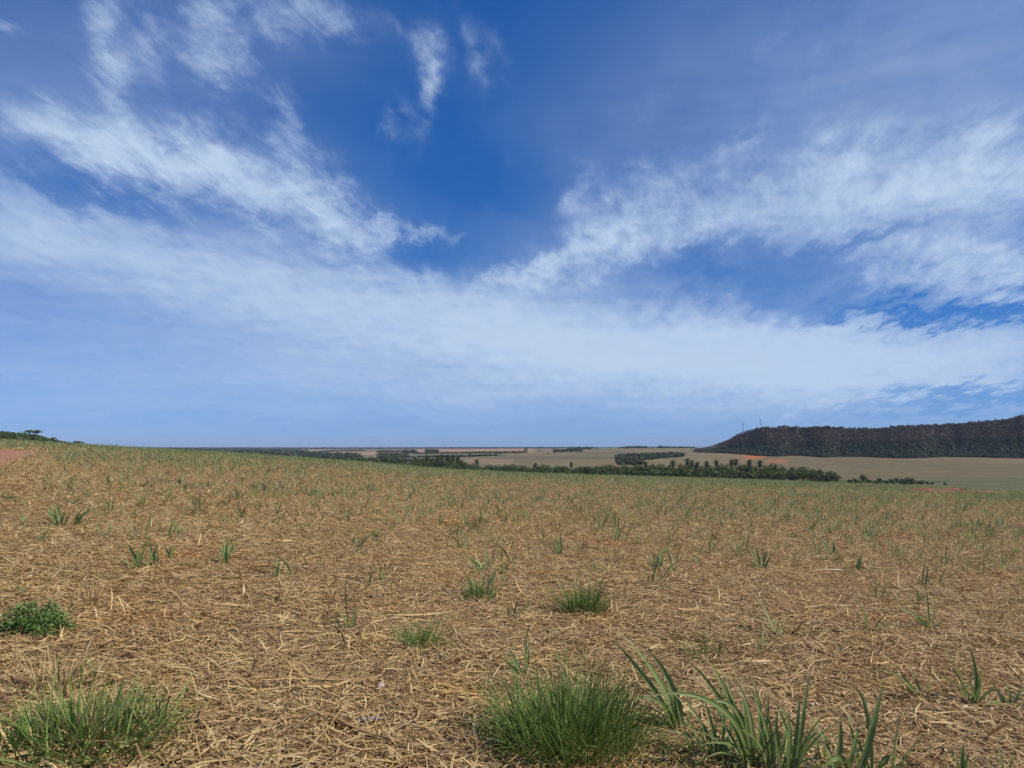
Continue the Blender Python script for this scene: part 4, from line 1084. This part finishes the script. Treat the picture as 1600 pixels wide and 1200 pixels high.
cane('cane_plant', 'small three-leaved shoot right behind the big grass clump', (876, 1044),
     [((876, 1044), (871, 1022), (869, 1004), 0.022, 0.05), ((876, 1044), (884, 1020), (893, 998), 0.024, 0.05), ((877, 1044), (906, 1030), (908, 1010), 0.018, 0.05)], GH, 13)
cane('cane_plant', 'cane shoot with two blades crossing left of the middle grass tuft', (800, 968),
     [((800, 968), (806, 950), (808, 932), 0.030, 0.05), ((800, 968), (818, 950), (830, 934), 0.024, 0.05), ((798, 968), (794, 955), (797, 942), 0.022, 0.0)], GH, 14)
cane('cane_plant', 'dense fan of cane leaves on the left side of the field', (92, 826),
     [((92, 826), (80, 800), (68, 790), 0.05, 0.1), ((94, 826), (92, 800), (88, 786), 0.06, 0.1), ((90, 826), (82, 806), (72, 800), 0.05, 0.0), ((96, 826), (100, 805), (106, 792), 0.05, 0.1), ((98, 826), (106, 810), (110, 802), 0.04, 0.0), ((93, 826), (88, 796), (80, 784), 0.05, 0.2)], GH, 15)
cane('cane_plant', 'cane plant with leaves bent one way beside the dense fan on the left', (118, 824),
     [((118, 824), (125, 800), (140, 790), 0.05, 0.1), ((119, 824), (128, 806), (146, 795), 0.05, 0.0), ((120, 824), (135, 802), (156, 800), 0.04, 0.1), ((117, 824), (122, 804), (132, 792), 0.045, 0.15)], GH, 16)
cane('cane_plant', 'dark cane plant with a leaf stretched sideways in the left field', (215, 894),
     [((214, 894), (212, 870), (195, 842), 0.03, 0.1), ((216, 894), (222, 866), (238, 832), 0.03, 0.1), ((215, 894), (216, 868), (214, 850), 0.03, 0.0), ((213, 894), (200, 880), (196, 868), 0.026, 0.0), ((216, 892), (206, 862), (200, 852), 0.028, 0.1)], GH, 17)
cane('cane_plant', 'upright bluish cane plant just beside the dark stretched one', (238, 890),
     [((237, 890), (236, 862), (234, 840), 0.04, 0.1), ((239, 890), (242, 866), (246, 846), 0.04, 0.05), ((240, 890), (238, 870), (230, 852), 0.035, 0.0), ((238, 890), (246, 872), (244, 858), 0.034, 0.0)], GH, 18)
cane('cane_plant', 'short pale cane sprout between two taller ones on the left', (264, 878),
     [((264, 878), (262, 862), (256, 854), 0.035, 0.05), ((265, 878), (270, 860), (276, 852), 0.035, 0.05), ((264, 878), (266, 864), (268, 850), 0.035, 0.1)], GH, 19)
cane('cane_plant', 'spiky cane sprout shaped like a candle flame in the left straw', (352, 886),
     [((352, 886), (348, 862), (345, 850), 0.034, 0.05), ((353, 886), (352, 858), (349, 832), 0.034, 0.1), ((354, 886), (358, 862), (360, 848), 0.034, 0.05), ((352, 886), (354, 862), (354, 844), 0.03, 0.0)], GH, 20)
cane('cane_plant', 'single stiff cane leaf bundle standing in the middle straw', (873, 870), [((873, 870), (870, 852), (868, 834), 0.045, 0.05), ((875, 870), (876, 850), (874, 832), 0.05, 0.1), ((874, 870), (872, 856), (872, 846), 0.03, 0.0)], GH, 21)
cane('cane_plant', 'V-shaped cane sprout left of the feathery tall one', (1026, 892),
     [((1022, 892), (1016, 876), (1012, 866), 0.035, 0.05), ((1028, 892), (1034, 868), (1040, 852), 0.035, 0.1), ((1026, 892), (1028, 872), (1036, 844), 0.03, 0.1), ((1024, 892), (1022, 874), (1024, 860), 0.03, 0.0), ((1030, 892), (1034, 878), (1036, 870), 0.03, 0.0)], GH, 22)
cane('cane_plant', 'lone dark leaf standing beside the V-shaped sprout', (1053, 860), [((1052, 860), (1056, 850), (1060, 840), 0.05, 0.02), ((1053, 860), (1054, 852), (1054, 846), 0.03, 0.02)], GH, 23)
cane('cane_plant', 'bushy cane plant of many blades at the middle right of the field', (1190, 892),
     [((1186, 892), (1176, 866), (1168, 856), 0.04, 0.1), ((1188, 892), (1184, 868), (1180, 852), 0.04, 0.1), ((1192, 892), (1196, 868), (1200, 856), 0.04, 0.05), ((1194, 892), (1202, 874), (1212, 862), 0.035, 0.0), ((1190, 892), (1192, 870), (1190, 856), 0.04, 0.1), ((1184, 892), (1176, 880), (1170, 872), 0.03, 0.0)], GH, 24)
cane('cane_plant', 'two-bladed cane sprout beside a pale straw stick on the right', (1340, 896), [((1330, 896), (1322, 885), (1317, 876), 0.035, 0.05), ((1340, 896), (1344, 876), (1345, 864), 0.05, 0.1), ((1338, 896), (1341, 880), (1342, 868), 0.04, 0.02)], GH, 25)
cane('cane_plant', 'cane sprout with a dark blade lying low among the right-hand straw', (1303, 868), [((1300, 866), (1290, 852), (1281, 842), 0.05, 0.1), ((1302, 866), (1303, 854), (1302, 844), 0.045, 0.05), ((1301, 866), (1294, 858), (1286, 852), 0.035, 0.0)], GH, 26)

def clump(name, label, px, py, wpx, hpx, mat, n, bw, lean=0.7, seed=0, cat='grass clump', group=None, extra=None):
    p = hit(px, py); k = p.y / FPX; R = wpx * 0.5 * k * 0.62; h = hpx * k * 1.12
    o = obj(name, tuft_mesh(seed + 600, mat, n, R, h, bw, lean, 6, name), None, p)
    return tag(o, label, cat, group)
GC = 'green grass clumps in the straw'
def clump2(name, label, px, py, wpx, hpx, parts, cat='grass clump', group=GC, seed=0):
    """a clump with blades of more than one kind: each kind is a part"""
    p = hit(px, py); k = p.y / FPX; e = empty(name, p)
    for q, (pname, mat, n, bw, lean, fw, fh) in enumerate(parts):
        o = obj(pname, tuft_mesh(seed + 650 + q, mat, n, wpx * 0.5 * k * 0.62 * fw, hpx * k * 1.12 * fh, bw, lean, 6, pname), e)
    return tag(e, label, cat, group)
clump2('grass_clump', 'big dense dark green grass clump at the bottom edge of the picture', 890, 1172, 225, 120,
       [('green_blades', M_GRASS, 1150, 0.0078, 0.5, 1.4, 0.92), ('fresh_blades', M_GRASS_BRIGHT, 260, 0.006, 0.7, 1.45, 0.75), ('dry_blades', M_DRY, 110, 0.006, 0.9, 1.5, 0.6), ('broad_blades', M_CANE, 26, 0.013, 0.9, 1.3, 0.8)], seed=1)
clump2('grass_clump', 'wide sprawling grass clump with yellow dry blades in the bottom corner', 130, 1172, 250, 105,
       [('green_blades', M_GRASS, 700, 0.010, 0.85, 1.5, 0.85), ('fresh_blades', M_GRASS_BRIGHT, 260, 0.010, 0.9, 1.4, 0.85), ('broad_blades', M_CANE, 80, 0.017, 1.0, 1.3, 0.9), ('dry_blades', M_DRY, 330, 0.007, 1.0, 1.55, 0.85)], seed=2)
clump2('grass_clump', 'dark tangled undergrowth grass at the feet of the crossing cane leaves', 1108, 1192, 190, 62, [('green_blades', M_GRASS, 190, 0.0065, 0.8, 1.3, 0.9), ('broad_blades', M_CANE, 30, 0.016, 0.9, 1.2, 1.1), ('dry_blades', M_DRY, 60, 0.006, 1.0, 1.4, 0.6)], seed=21)
clump2('grass_clump', 'sparse grass under the upright cane leaves at the bottom edge', 1285, 1215, 200, 70, [('green_blades', M_GRASS, 90, 0.0065, 0.8, 1.3, 0.8), ('broad_blades', M_CANE, 22, 0.016, 0.8, 1.2, 1.1), ('dry_blades', M_DRY, 40, 0.006, 1.0, 1.4, 0.6)], seed=22)
clump2('grass_clump', 'pale yellow dry grass behind the sprawling clump in the corner', 95, 1080, 170, 75, [('dry_blades', M_DRY, 230, 0.006, 1.1, 1.0, 1.0), ('green_blades', M_GRASS, 60, 0.006, 1.0, 0.9, 0.9)], group='dry grass tufts in the straw', seed=3)
clump2('grass_clump', 'bright green little grass clump with a pale chip at its foot', 655, 1015, 60, 46, [('fresh_blades', M_GRASS_BRIGHT, 280, 0.006, 0.9, 1.15, 1.1), ('dry_blades', M_DRY, 25, 0.005, 1.0, 1.5, 0.8)], seed=4)
clump2('grass_clump', 'small grass sprig just beside the bright green little clump', 700, 1018, 36, 28, [('fresh_blades', M_GRASS_BRIGHT, 70, 0.005, 0.9, 1.0, 1.0), ('dry_blades', M_DRY, 14, 0.005, 1.0, 1.4, 1.2)], seed=5)
clump2('grass_clump', 'grass tuft with tall blades on one side left of the stub clump', 752, 938, 62, 48, [('green_blades', M_GRASS, 150, 0.008, 0.7, 1.1, 0.85), ('broad_blades', M_CANE, 30, 0.016, 0.5, 0.9, 1.15)], seed=6)
clump2('grass_clump', 'low flattened grass trailing off the tuft with tall blades', 718, 944, 50, 20, [('green_blades', M_GRASS, 80, 0.007, 1.2, 1.0, 1.0)], seed=7)
clump2('grass_clump', 'dark upright grass clump with a bleached cane stub before it', 912, 962, 78, 54, [('green_blades', M_GRASS, 330, 0.008, 0.6, 1.15, 1.05), ('broad_blades', M_CANE, 18, 0.014, 0.5, 0.8, 1.15), ('dry_blades', M_DRY, 14, 0.005, 0.9, 1.0, 0.7)], seed=8)
clump2('grass_clump', 'thin grass tuft behind the crossing cane leaves', 1100, 1030, 90, 46, [('green_blades', M_GRASS, 80, 0.006, 0.8, 1.0, 1.0), ('dry_blades', M_DRY, 20, 0.005, 1.0, 1.0, 0.7)], seed=9)
clump2('grass_clump', 'loose grass sprig beside the thin tuft, toward the right', 1190, 1020, 44, 48, [('broad_blades', M_CANE, 12, 0.016, 0.8, 1.0, 1.0), ('green_blades', M_GRASS, 14, 0.005, 0.8, 1.0, 0.8)], seed=10)
clump2('grass_clump', 'yellow-green bristly grass in the middle straw, left of the V-shaped sprout', 940, 896, 46, 32, [('dry_blades', M_DRY, 46, 0.007, 0.8, 1.0, 1.0), ('green_blades', M_GRASS_BRIGHT, 26, 0.007, 0.8, 1.0, 1.0)], seed=11)
clump2('grass_clump', 'green grass cushion half out of the picture on the left edge', 8, 784, 34, 16, [('green_blades', M_GRASS, 150, 0.012, 0.9, 1.0, 1.0)], seed=12)
clump2('grass_clump', 'small green grass cushion in the left field near the rise', 202, 774, 26, 10, [('green_blades', M_GRASS, 90, 0.012, 0.9, 1.0, 1.0)], seed=13)
clump2('grass_clump', 'small round grass cushion beside a leaning cane leaf on the left', 320, 776, 16, 9, [('green_blades', M_GRASS, 60, 0.012, 0.9, 1.0, 1.0)], seed=14)
clump2('grass_clump', 'rounded green tuft in the middle left of the field', 477, 826, 22, 14, [('green_blades', M_GRASS, 70, 0.010, 0.9, 1.0, 1.0)], seed=15)
clump2('grass_clump', 'low wide green tuft next to yellow straw in the middle left', 545, 834, 42, 14, [('green_blades', M_GRASS_BRIGHT, 90, 0.010, 1.0, 1.0, 1.0)], seed=16)
for q, (px_, py_, w_, h_, lab) in enumerate([(135, 950, 60, 46, 'straw-yellow dry grass tuft with upright stalks behind the leafy cushion'), (630, 818, 90, 34, 'spread of yellow dry grass in the centre left of the field'),
                                             (460, 806, 90, 34, 'yellow dry grass around the dark cane stems, left of centre'), (835, 880, 60, 30, 'dry yellow tuft before the single stiff cane leaf'),
                                             (800, 835, 90, 26, 'thin dry grass right in the centre of the field'), (960, 880, 60, 36, 'dry straw-coloured tuft behind the bristly yellow-green grass')]):
    clump2('dry_grass_tuft', lab, px_, py_, w_, h_, [('dry_blades', M_DRY, 130, 0.008, 0.95, 1.0, 1.0)], 'dry grass', 'dry grass tufts in the straw', 40 + q)

# leafy cushion plant at the left edge
def herb(name, label, px, py, wpx, hpx, n, seed):
    p = hit(px, py); k = p.y / FPX; R, h = wpx * 0.5 * k, hpx * k; rng = np.random.default_rng(seed)
    e = empty(name, p); g = Geo(); st_ = Geo()
    for q in range(26):
        a = rng.uniform(0, 2 * pi); rr = R * 0.85 * sqrt(rng.random()); zt = h * 0.85 * sqrt(max(0.05, 1 - (rr / R) ** 2))
        tube(st_, [(rr * 0.2 * cos(a), rr * 0.2 * sin(a), -0.01), (rr * 0.7 * cos(a), rr * 0.7 * sin(a), zt * 0.6), (rr * cos(a), rr * sin(a), zt)], [0.003, 0.0025, 0.0015], 4)
    cl = rng.normal(size=(170, 3)); cl[:, 2] = np.abs(cl[:, 2]) * 0.9 + 0.05; cl /= np.linalg.norm(cl, axis=1, keepdims=True)
    cl *= (0.60 + 0.50 * rng.random((170, 1)))
    m = n // 170
    c = np.repeat(cl, m, 0) * np.array([R, R * 0.9, h]) + rng.normal(size=(170 * m, 3)) * np.array([0.022, 0.022, 0.014])
    c[:, 2] = np.maximum(c[:, 2], 0.006); N_ = len(c)
    nrm = rng.normal(size=(N_, 3)) * 0.6 + np.array([0, 0, 0.9]); nrm /= np.linalg.norm(nrm, axis=1, keepdims=True)
    up = rng.normal(size=(N_, 3)); a = np.cross(nrm, up); a /= np.linalg.norm(a, axis=1, keepdims=True); b_ = np.cross(nrm, a)
    s = 0.0105 * (0.5 + 1.0 * rng.random((N_, 1)))
    Q = np.stack([c - a * s, c + b_ * s * 0.5, c + a * s, c - b_ * s * 0.5], 1).reshape(-1, 3)
    g.add(Q, np.arange(4 * N_).reshape(N_, 4), np.tile([[0.5, 0], [1, .5], [.5, 1], [0, .5]], (N_, 1)))
    obj('foliage', g.mesh('foliage', M_HERB, False), e); obj('stems', st_.mesh('stems', M_HERB), e)
    return tag(e, label, 'herb')
herb('leafy_herb', 'round cushion of small dark green leaves on the straw at the left edge', 53, 992, 100, 48, 3400, 5)

# odd bits lying in the straw
def chunk(name, label, cat, px, py, L, W, H, mat, rz, seed, lift=0.03, ends=0.8):
    p = hit(px, py); rng = np.random.default_rng(seed); N, S = 9, 10; V = []
    for i in range(N):
        t = i / (N - 1) * 2 - 1; r = (1 - abs(t) ** 4) ** 0.5 * (1 + 0.10 * rng.normal()) * (ends if abs(t) > 0.7 else 1) + 0.03
        for k in range(S):
            a = 2 * pi * k / S; V.append((t * L / 2, cos(a) * r * W / 2 * (1 + 0.10 * rng.normal()), sin(a) * r * H / 2 * (1 + 0.1 * rng.normal()) + H * 0.4 + 0.1 * W * sin(t * 2)))
    F = [(i * S + k, i * S + (k + 1) % S, (i + 1) * S + (k + 1) % S, (i + 1) * S + k) for i in range(N - 1) for k in range(S)]
    o = obj(name, mesh_from(name, V, F, mat), None, p + Vector((0, 0, lift))); o.rotation_euler = (rng.normal() * 0.06, rng.normal() * 0.06, rz)
    return tag(o, label, cat)
chunk('stone', 'small pinkish white stone lying on the straw', 'stone', 595, 1084, 0.040, 0.032, 0.028, M_STONE, 0.5, 1)
chunk('cane_stalk', 'weathered purple-grey piece of cane stalk on the straw', 'cane stalk', 575, 1138, 0.15, 0.019, 0.018, M_STICK, 0.05, 2, 0.034)
chunk('cane_stalk', 'bleached cane stub in front of the dark upright grass clump', 'cane stalk', 918, 967, 0.10, 0.028, 0.026, M_STUB, -0.1, 3, 0.034)
chunk('cane_stalk', 'short pale chip of cane at the foot of the bright little clump', 'cane stalk', 640, 1014, 0.06, 0.016, 0.014, M_STUB, 1.3, 4, 0.034)
chunk('cane_stalk', 'pale split cane lying beside the two-bladed sprout', 'cane stalk', 1300, 896, 0.40, 0.022, 0.02, M_STUB, 0.1, 5, 0.04)
chunk('cane_stalk', 'white broken cane piece below the pale fan-leaved plant', 'cane stalk', 1508, 1117, 0.07, 0.018, 0.014, M_STUB, 0.5, 6, 0.036)
chunk('cane_stalk', 'whitish chip near the corner plant below the shaded straw', 'cane stalk', 1550, 1120, 0.05, 0.018, 0.012, M_STUB, 0.9, 7, 0.036)
chunk('cane_stalk', 'pale flat cane piece near the bottom of the straight-leaved plant', 'cane stalk', 1272, 1112, 0.06, 0.02, 0.014, M_STUB, 0.0, 8, 0.036)

# ------------------------------------------------------------------ the many young plants of the field
HEROES = [(o.location.copy(), o['category'], o['label']) for o in COL.objects if o.parent is None and o.get('category') in ('cane plant', 'grass clump', 'dry grass', 'herb')]
taken = [h[0] for h in HEROES]
# landmarks by which the nearer small plants are told apart
MARKS = [(hit(x_, y_), t_) for x_, y_, t_ in [(53, 992, 'leafy cushion'), (92, 826, 'dense left fan of cane'), (118, 824, 'cane bent one way'), (215, 894, 'dark stretched cane'), (352, 886, 'candle-shaped sprout'), (545, 990, 'thin twin-stemmed shoot'),
         (655, 1015, 'bright little grass clump'), (752, 938, 'tall-bladed tuft'), (912, 962, 'stub grass clump'), (873, 870, 'stiff cane leaf'), (1026, 892, 'V-shaped sprout'), (1190, 892, 'bushy cane plant'), (1340, 896, 'two-bladed sprout'),
         (1450, 988, 'long-bladed cane'), (1518, 1106, 'pale fan-leaved cane'), (477, 826, 'rounded green tuft'), (135, 950, 'yellow upright dry tuft'), (1303, 868, 'low dark blade'), (630, 818, 'central yellow grass spread'), (8, 784, 'grass cushion on the edge')]]
def field_density(x, y): return 0.5 + 0.5 * fbm(np.array([x / 5.0]), np.array([y / 5.0]), 88, 3)[0]
said = {}
def which(x, y, size, noun):
    """words that single out one small plant by its nearest landmark, or None when it stands too far off"""
    m, t = min(MARKS, key=lambda q: (q[0].x - x) ** 2 + ((q[0].y - y) * 0.6) ** 2)
    if abs(px_of(x, y) - px_of(m.x, m.y)) > 170 or hypot_(x, y) > 15.5: return None
    dpx = px_of(x, y) - px_of(m.x, m.y); dyp = EYE * FPX * (1 / y - 1 / m.y)
    side = ('right of' if dpx > 0 else 'left of') if abs(dpx) > 1.4 * abs(dyp) else ('in front of' if dyp > 0 else 'behind')
    key = (noun, side, t); k = said.get(key, 0); said[key] = k + 1
    if k > 6: return None
    return size + ' ' + noun + ' ' + side + ' the ' + t + (', ' + ('nearest', 'second nearest', 'third nearest', 'fourth nearest', 'fifth nearest', 'sixth nearest', 'seventh nearest')[k] + ' to it' if True else '')
def hypot_(x, y): return sqrt(x * x + y * y)
want = [('cane_sprout', SPROUTS, 262, 'young green cane sprout among many alike in the middle of the straw field', 'cane plant', 'cane sprouts across the field', (0.75, 1.3), 'green cane sprout'),
        ('grass_tuft', TUFTS, 80, 'little green grass tuft among many alike in the middle of the straw field', 'grass clump', 'small grass tufts across the field', (0.7, 1.3), 'green grass tuft'),
        ('dry_grass_tuft', DRYTUFTS, 90, 'little straw-yellow grass tuft among many alike in the middle of the field', 'dry grass', 'small dry tufts across the field', (0.7, 1.5), 'straw-yellow tuft')]
for nm, protos, cnt, lab, cat, grp, (s0, s1), noun in want:
    spots = []
    while len(spots) < cnt:
        r = sqrt(random.uniform(6.0 ** 2, 21.0 ** 2)); a = radians(random.uniform(-37, 37))
        x, y = r * sin(a), r * cos(a)
        if random.random() > field_density(x, y) * np.interp(r, [6, 9, 14, 21], [0.15, 0.32, 0.9, 1.2]): continue
        if on_track(np.array([x]), np.array([y]))[0] or (px_of(x, y) < 70 and y > 12 and random.random() < 0.8): continue
        if any((x - t.x) ** 2 + (y - t.y) ** 2 < 0.25 ** 2 for t in taken): continue
        taken.append(Vector((x, y, 0))); spots.append((x, y))
    spots.sort(key=lambda p: min((p[0] - q[0].x) ** 2 + ((p[1] - q[0].y) * 0.6) ** 2 for q in MARKS))
    for x, y in spots:
        o = obj(nm, protos[random.randrange(len(protos))], None, (x, y, gz(x, y)))
        s = random.uniform(s0, s1); o.scale = (s, s, s * random.uniform(0.85, 1.1)); o.rotation_euler = (random.gauss(0, 0.12), random.gauss(0, 0.12), random.uniform(0, 6.28))
        size = 'tiny' if s < s0 + 0.25 * (s1 - s0) else 'small' if s < s0 + 0.6 * (s1 - s0) else 'taller'
        tag(o, which(x, y, size, noun) or lab, cat, grp)
# beyond, the growth that nobody could count
def growth(r0, r1, per_m2, half=46):
    X, Y = fan_points(r0, r1, 1 / sqrt(per_m2), half)
    keep = RNG.random(len(X)) < 0.55 + 0.6 * fbm(X / 6.0, Y / 6.0, 88, 3)
    az = np.degrees(np.arctan2(X, Y)); rr = np.hypot(X, Y)
    keep &= ~on_track(X, Y, 1.0) & ~((px_of(X, Y) < 85) & (Y > 12) & (Y < 42) & (RNG.random(len(X)) < 0.8))
    q = px_of(X, Y); keep &= ~((q > 1240) & (rr > 150) & (RNG.random(len(X)) < np.clip((rr - 150) / 40, 0, 0.93)))
    return X[keep], Y[keep]
far_protos = [obj('sprout_proto', m, link=False) for m in FAR_SPROUTS]
X, Y = growth(20.3, 70, 4.6); P, _, _ = lay(X, Y)
scatter('young_cane', P, RNG.uniform(0, 6.28, len(X)), RNG.uniform(0.5, 1.15, len(X)), RNG.integers(0, 6, len(X)), far_protos, 'mass of young cane sprouts greening the far part of the field')
X, Y = growth(68, 280, 2.2); P, _, _ = lay(X, Y)
scatter('distant_young_cane', P, RNG.uniform(0, 6.28, len(X)), RNG.uniform(1.0, 1.7, len(X)), RNG.integers(0, 6, len(X)), far_protos, 'thin green growth over the brow of the field')
low_protos = [obj('low_grass_proto', tuft_mesh(520 + k, (M_FIELDGREEN, M_FIELDGREEN, M_DRY)[k % 3], 26, 0.22, 0.22, 0.012, 0.9, 3), link=False) for k in range(6)]
for r0, r1, dn, nm, lab in ((11, 45, 3.6, 'low_grass', 'low thin green and yellow grass between the sprouts of the middle field'), (44, 200, 1.6, 'far_low_grass', 'low grass turning the far part of the field yellow-green')):
    X, Y = growth(r0, r1, dn); rr = np.hypot(X, Y); ok = RNG.random(len(X)) < np.clip((rr - 10) / 9, 0.05, 1); X, Y = X[ok], Y[ok]; P, _, _ = lay(X, Y)
    scatter(nm, P, RNG.uniform(0, 6.28, len(X)), RNG.uniform(0.7, 1.3, len(X)) * (1.0 if r1 < 50 else 1.8), RNG.integers(0, 6, len(X)), low_protos, lab)
dry_protos = [obj('dry_proto', m, link=False) for m in FAR_DRY]
X, Y = growth(19, 130, 0.5); P, _, _ = lay(X, Y)
scatter('dry_grass', P, RNG.uniform(0, 6.28, len(X)), RNG.uniform(0.8, 1.5, len(X)), RNG.integers(0, 3, len(X)), dry_protos, 'pale dry grass scattered through the far part of the field')

# ------------------------------------------------------------------ haze
hv = [(sx * 25500, sy * 25500, z) for z in (-90, 110) for sx, sy in ((-1, -1), (1, -1), (1, 1), (-1, 1))]
me = bpy.data.meshes.new('haze')
me.from_pydata(hv, [], [(3, 2, 1, 0), (4, 5, 6, 7), (0, 1, 5, 4), (1, 2, 6, 5), (2, 3, 7, 6), (3, 0, 4, 7)])
m = bpy.data.materials.new('haze'); m.use_nodes = True; nt = m.node_tree; nt.nodes.clear()
out = nt.nodes.new('ShaderNodeOutputMaterial'); pv = nt.nodes.new('ShaderNodeVolumePrincipled')
pv.inputs['Color'].default_value = (0.55, 0.74, 1.0, 1)
pv.inputs['Density'].default_value = 0.000048
pv.inputs['Anisotropy'].default_value = 0.0
nt.links.new(pv.outputs[0], out.inputs['Volume']); me.materials.append(m)
tag(obj('haze', me), 'thin blue haze over the far land', kind='stuff')
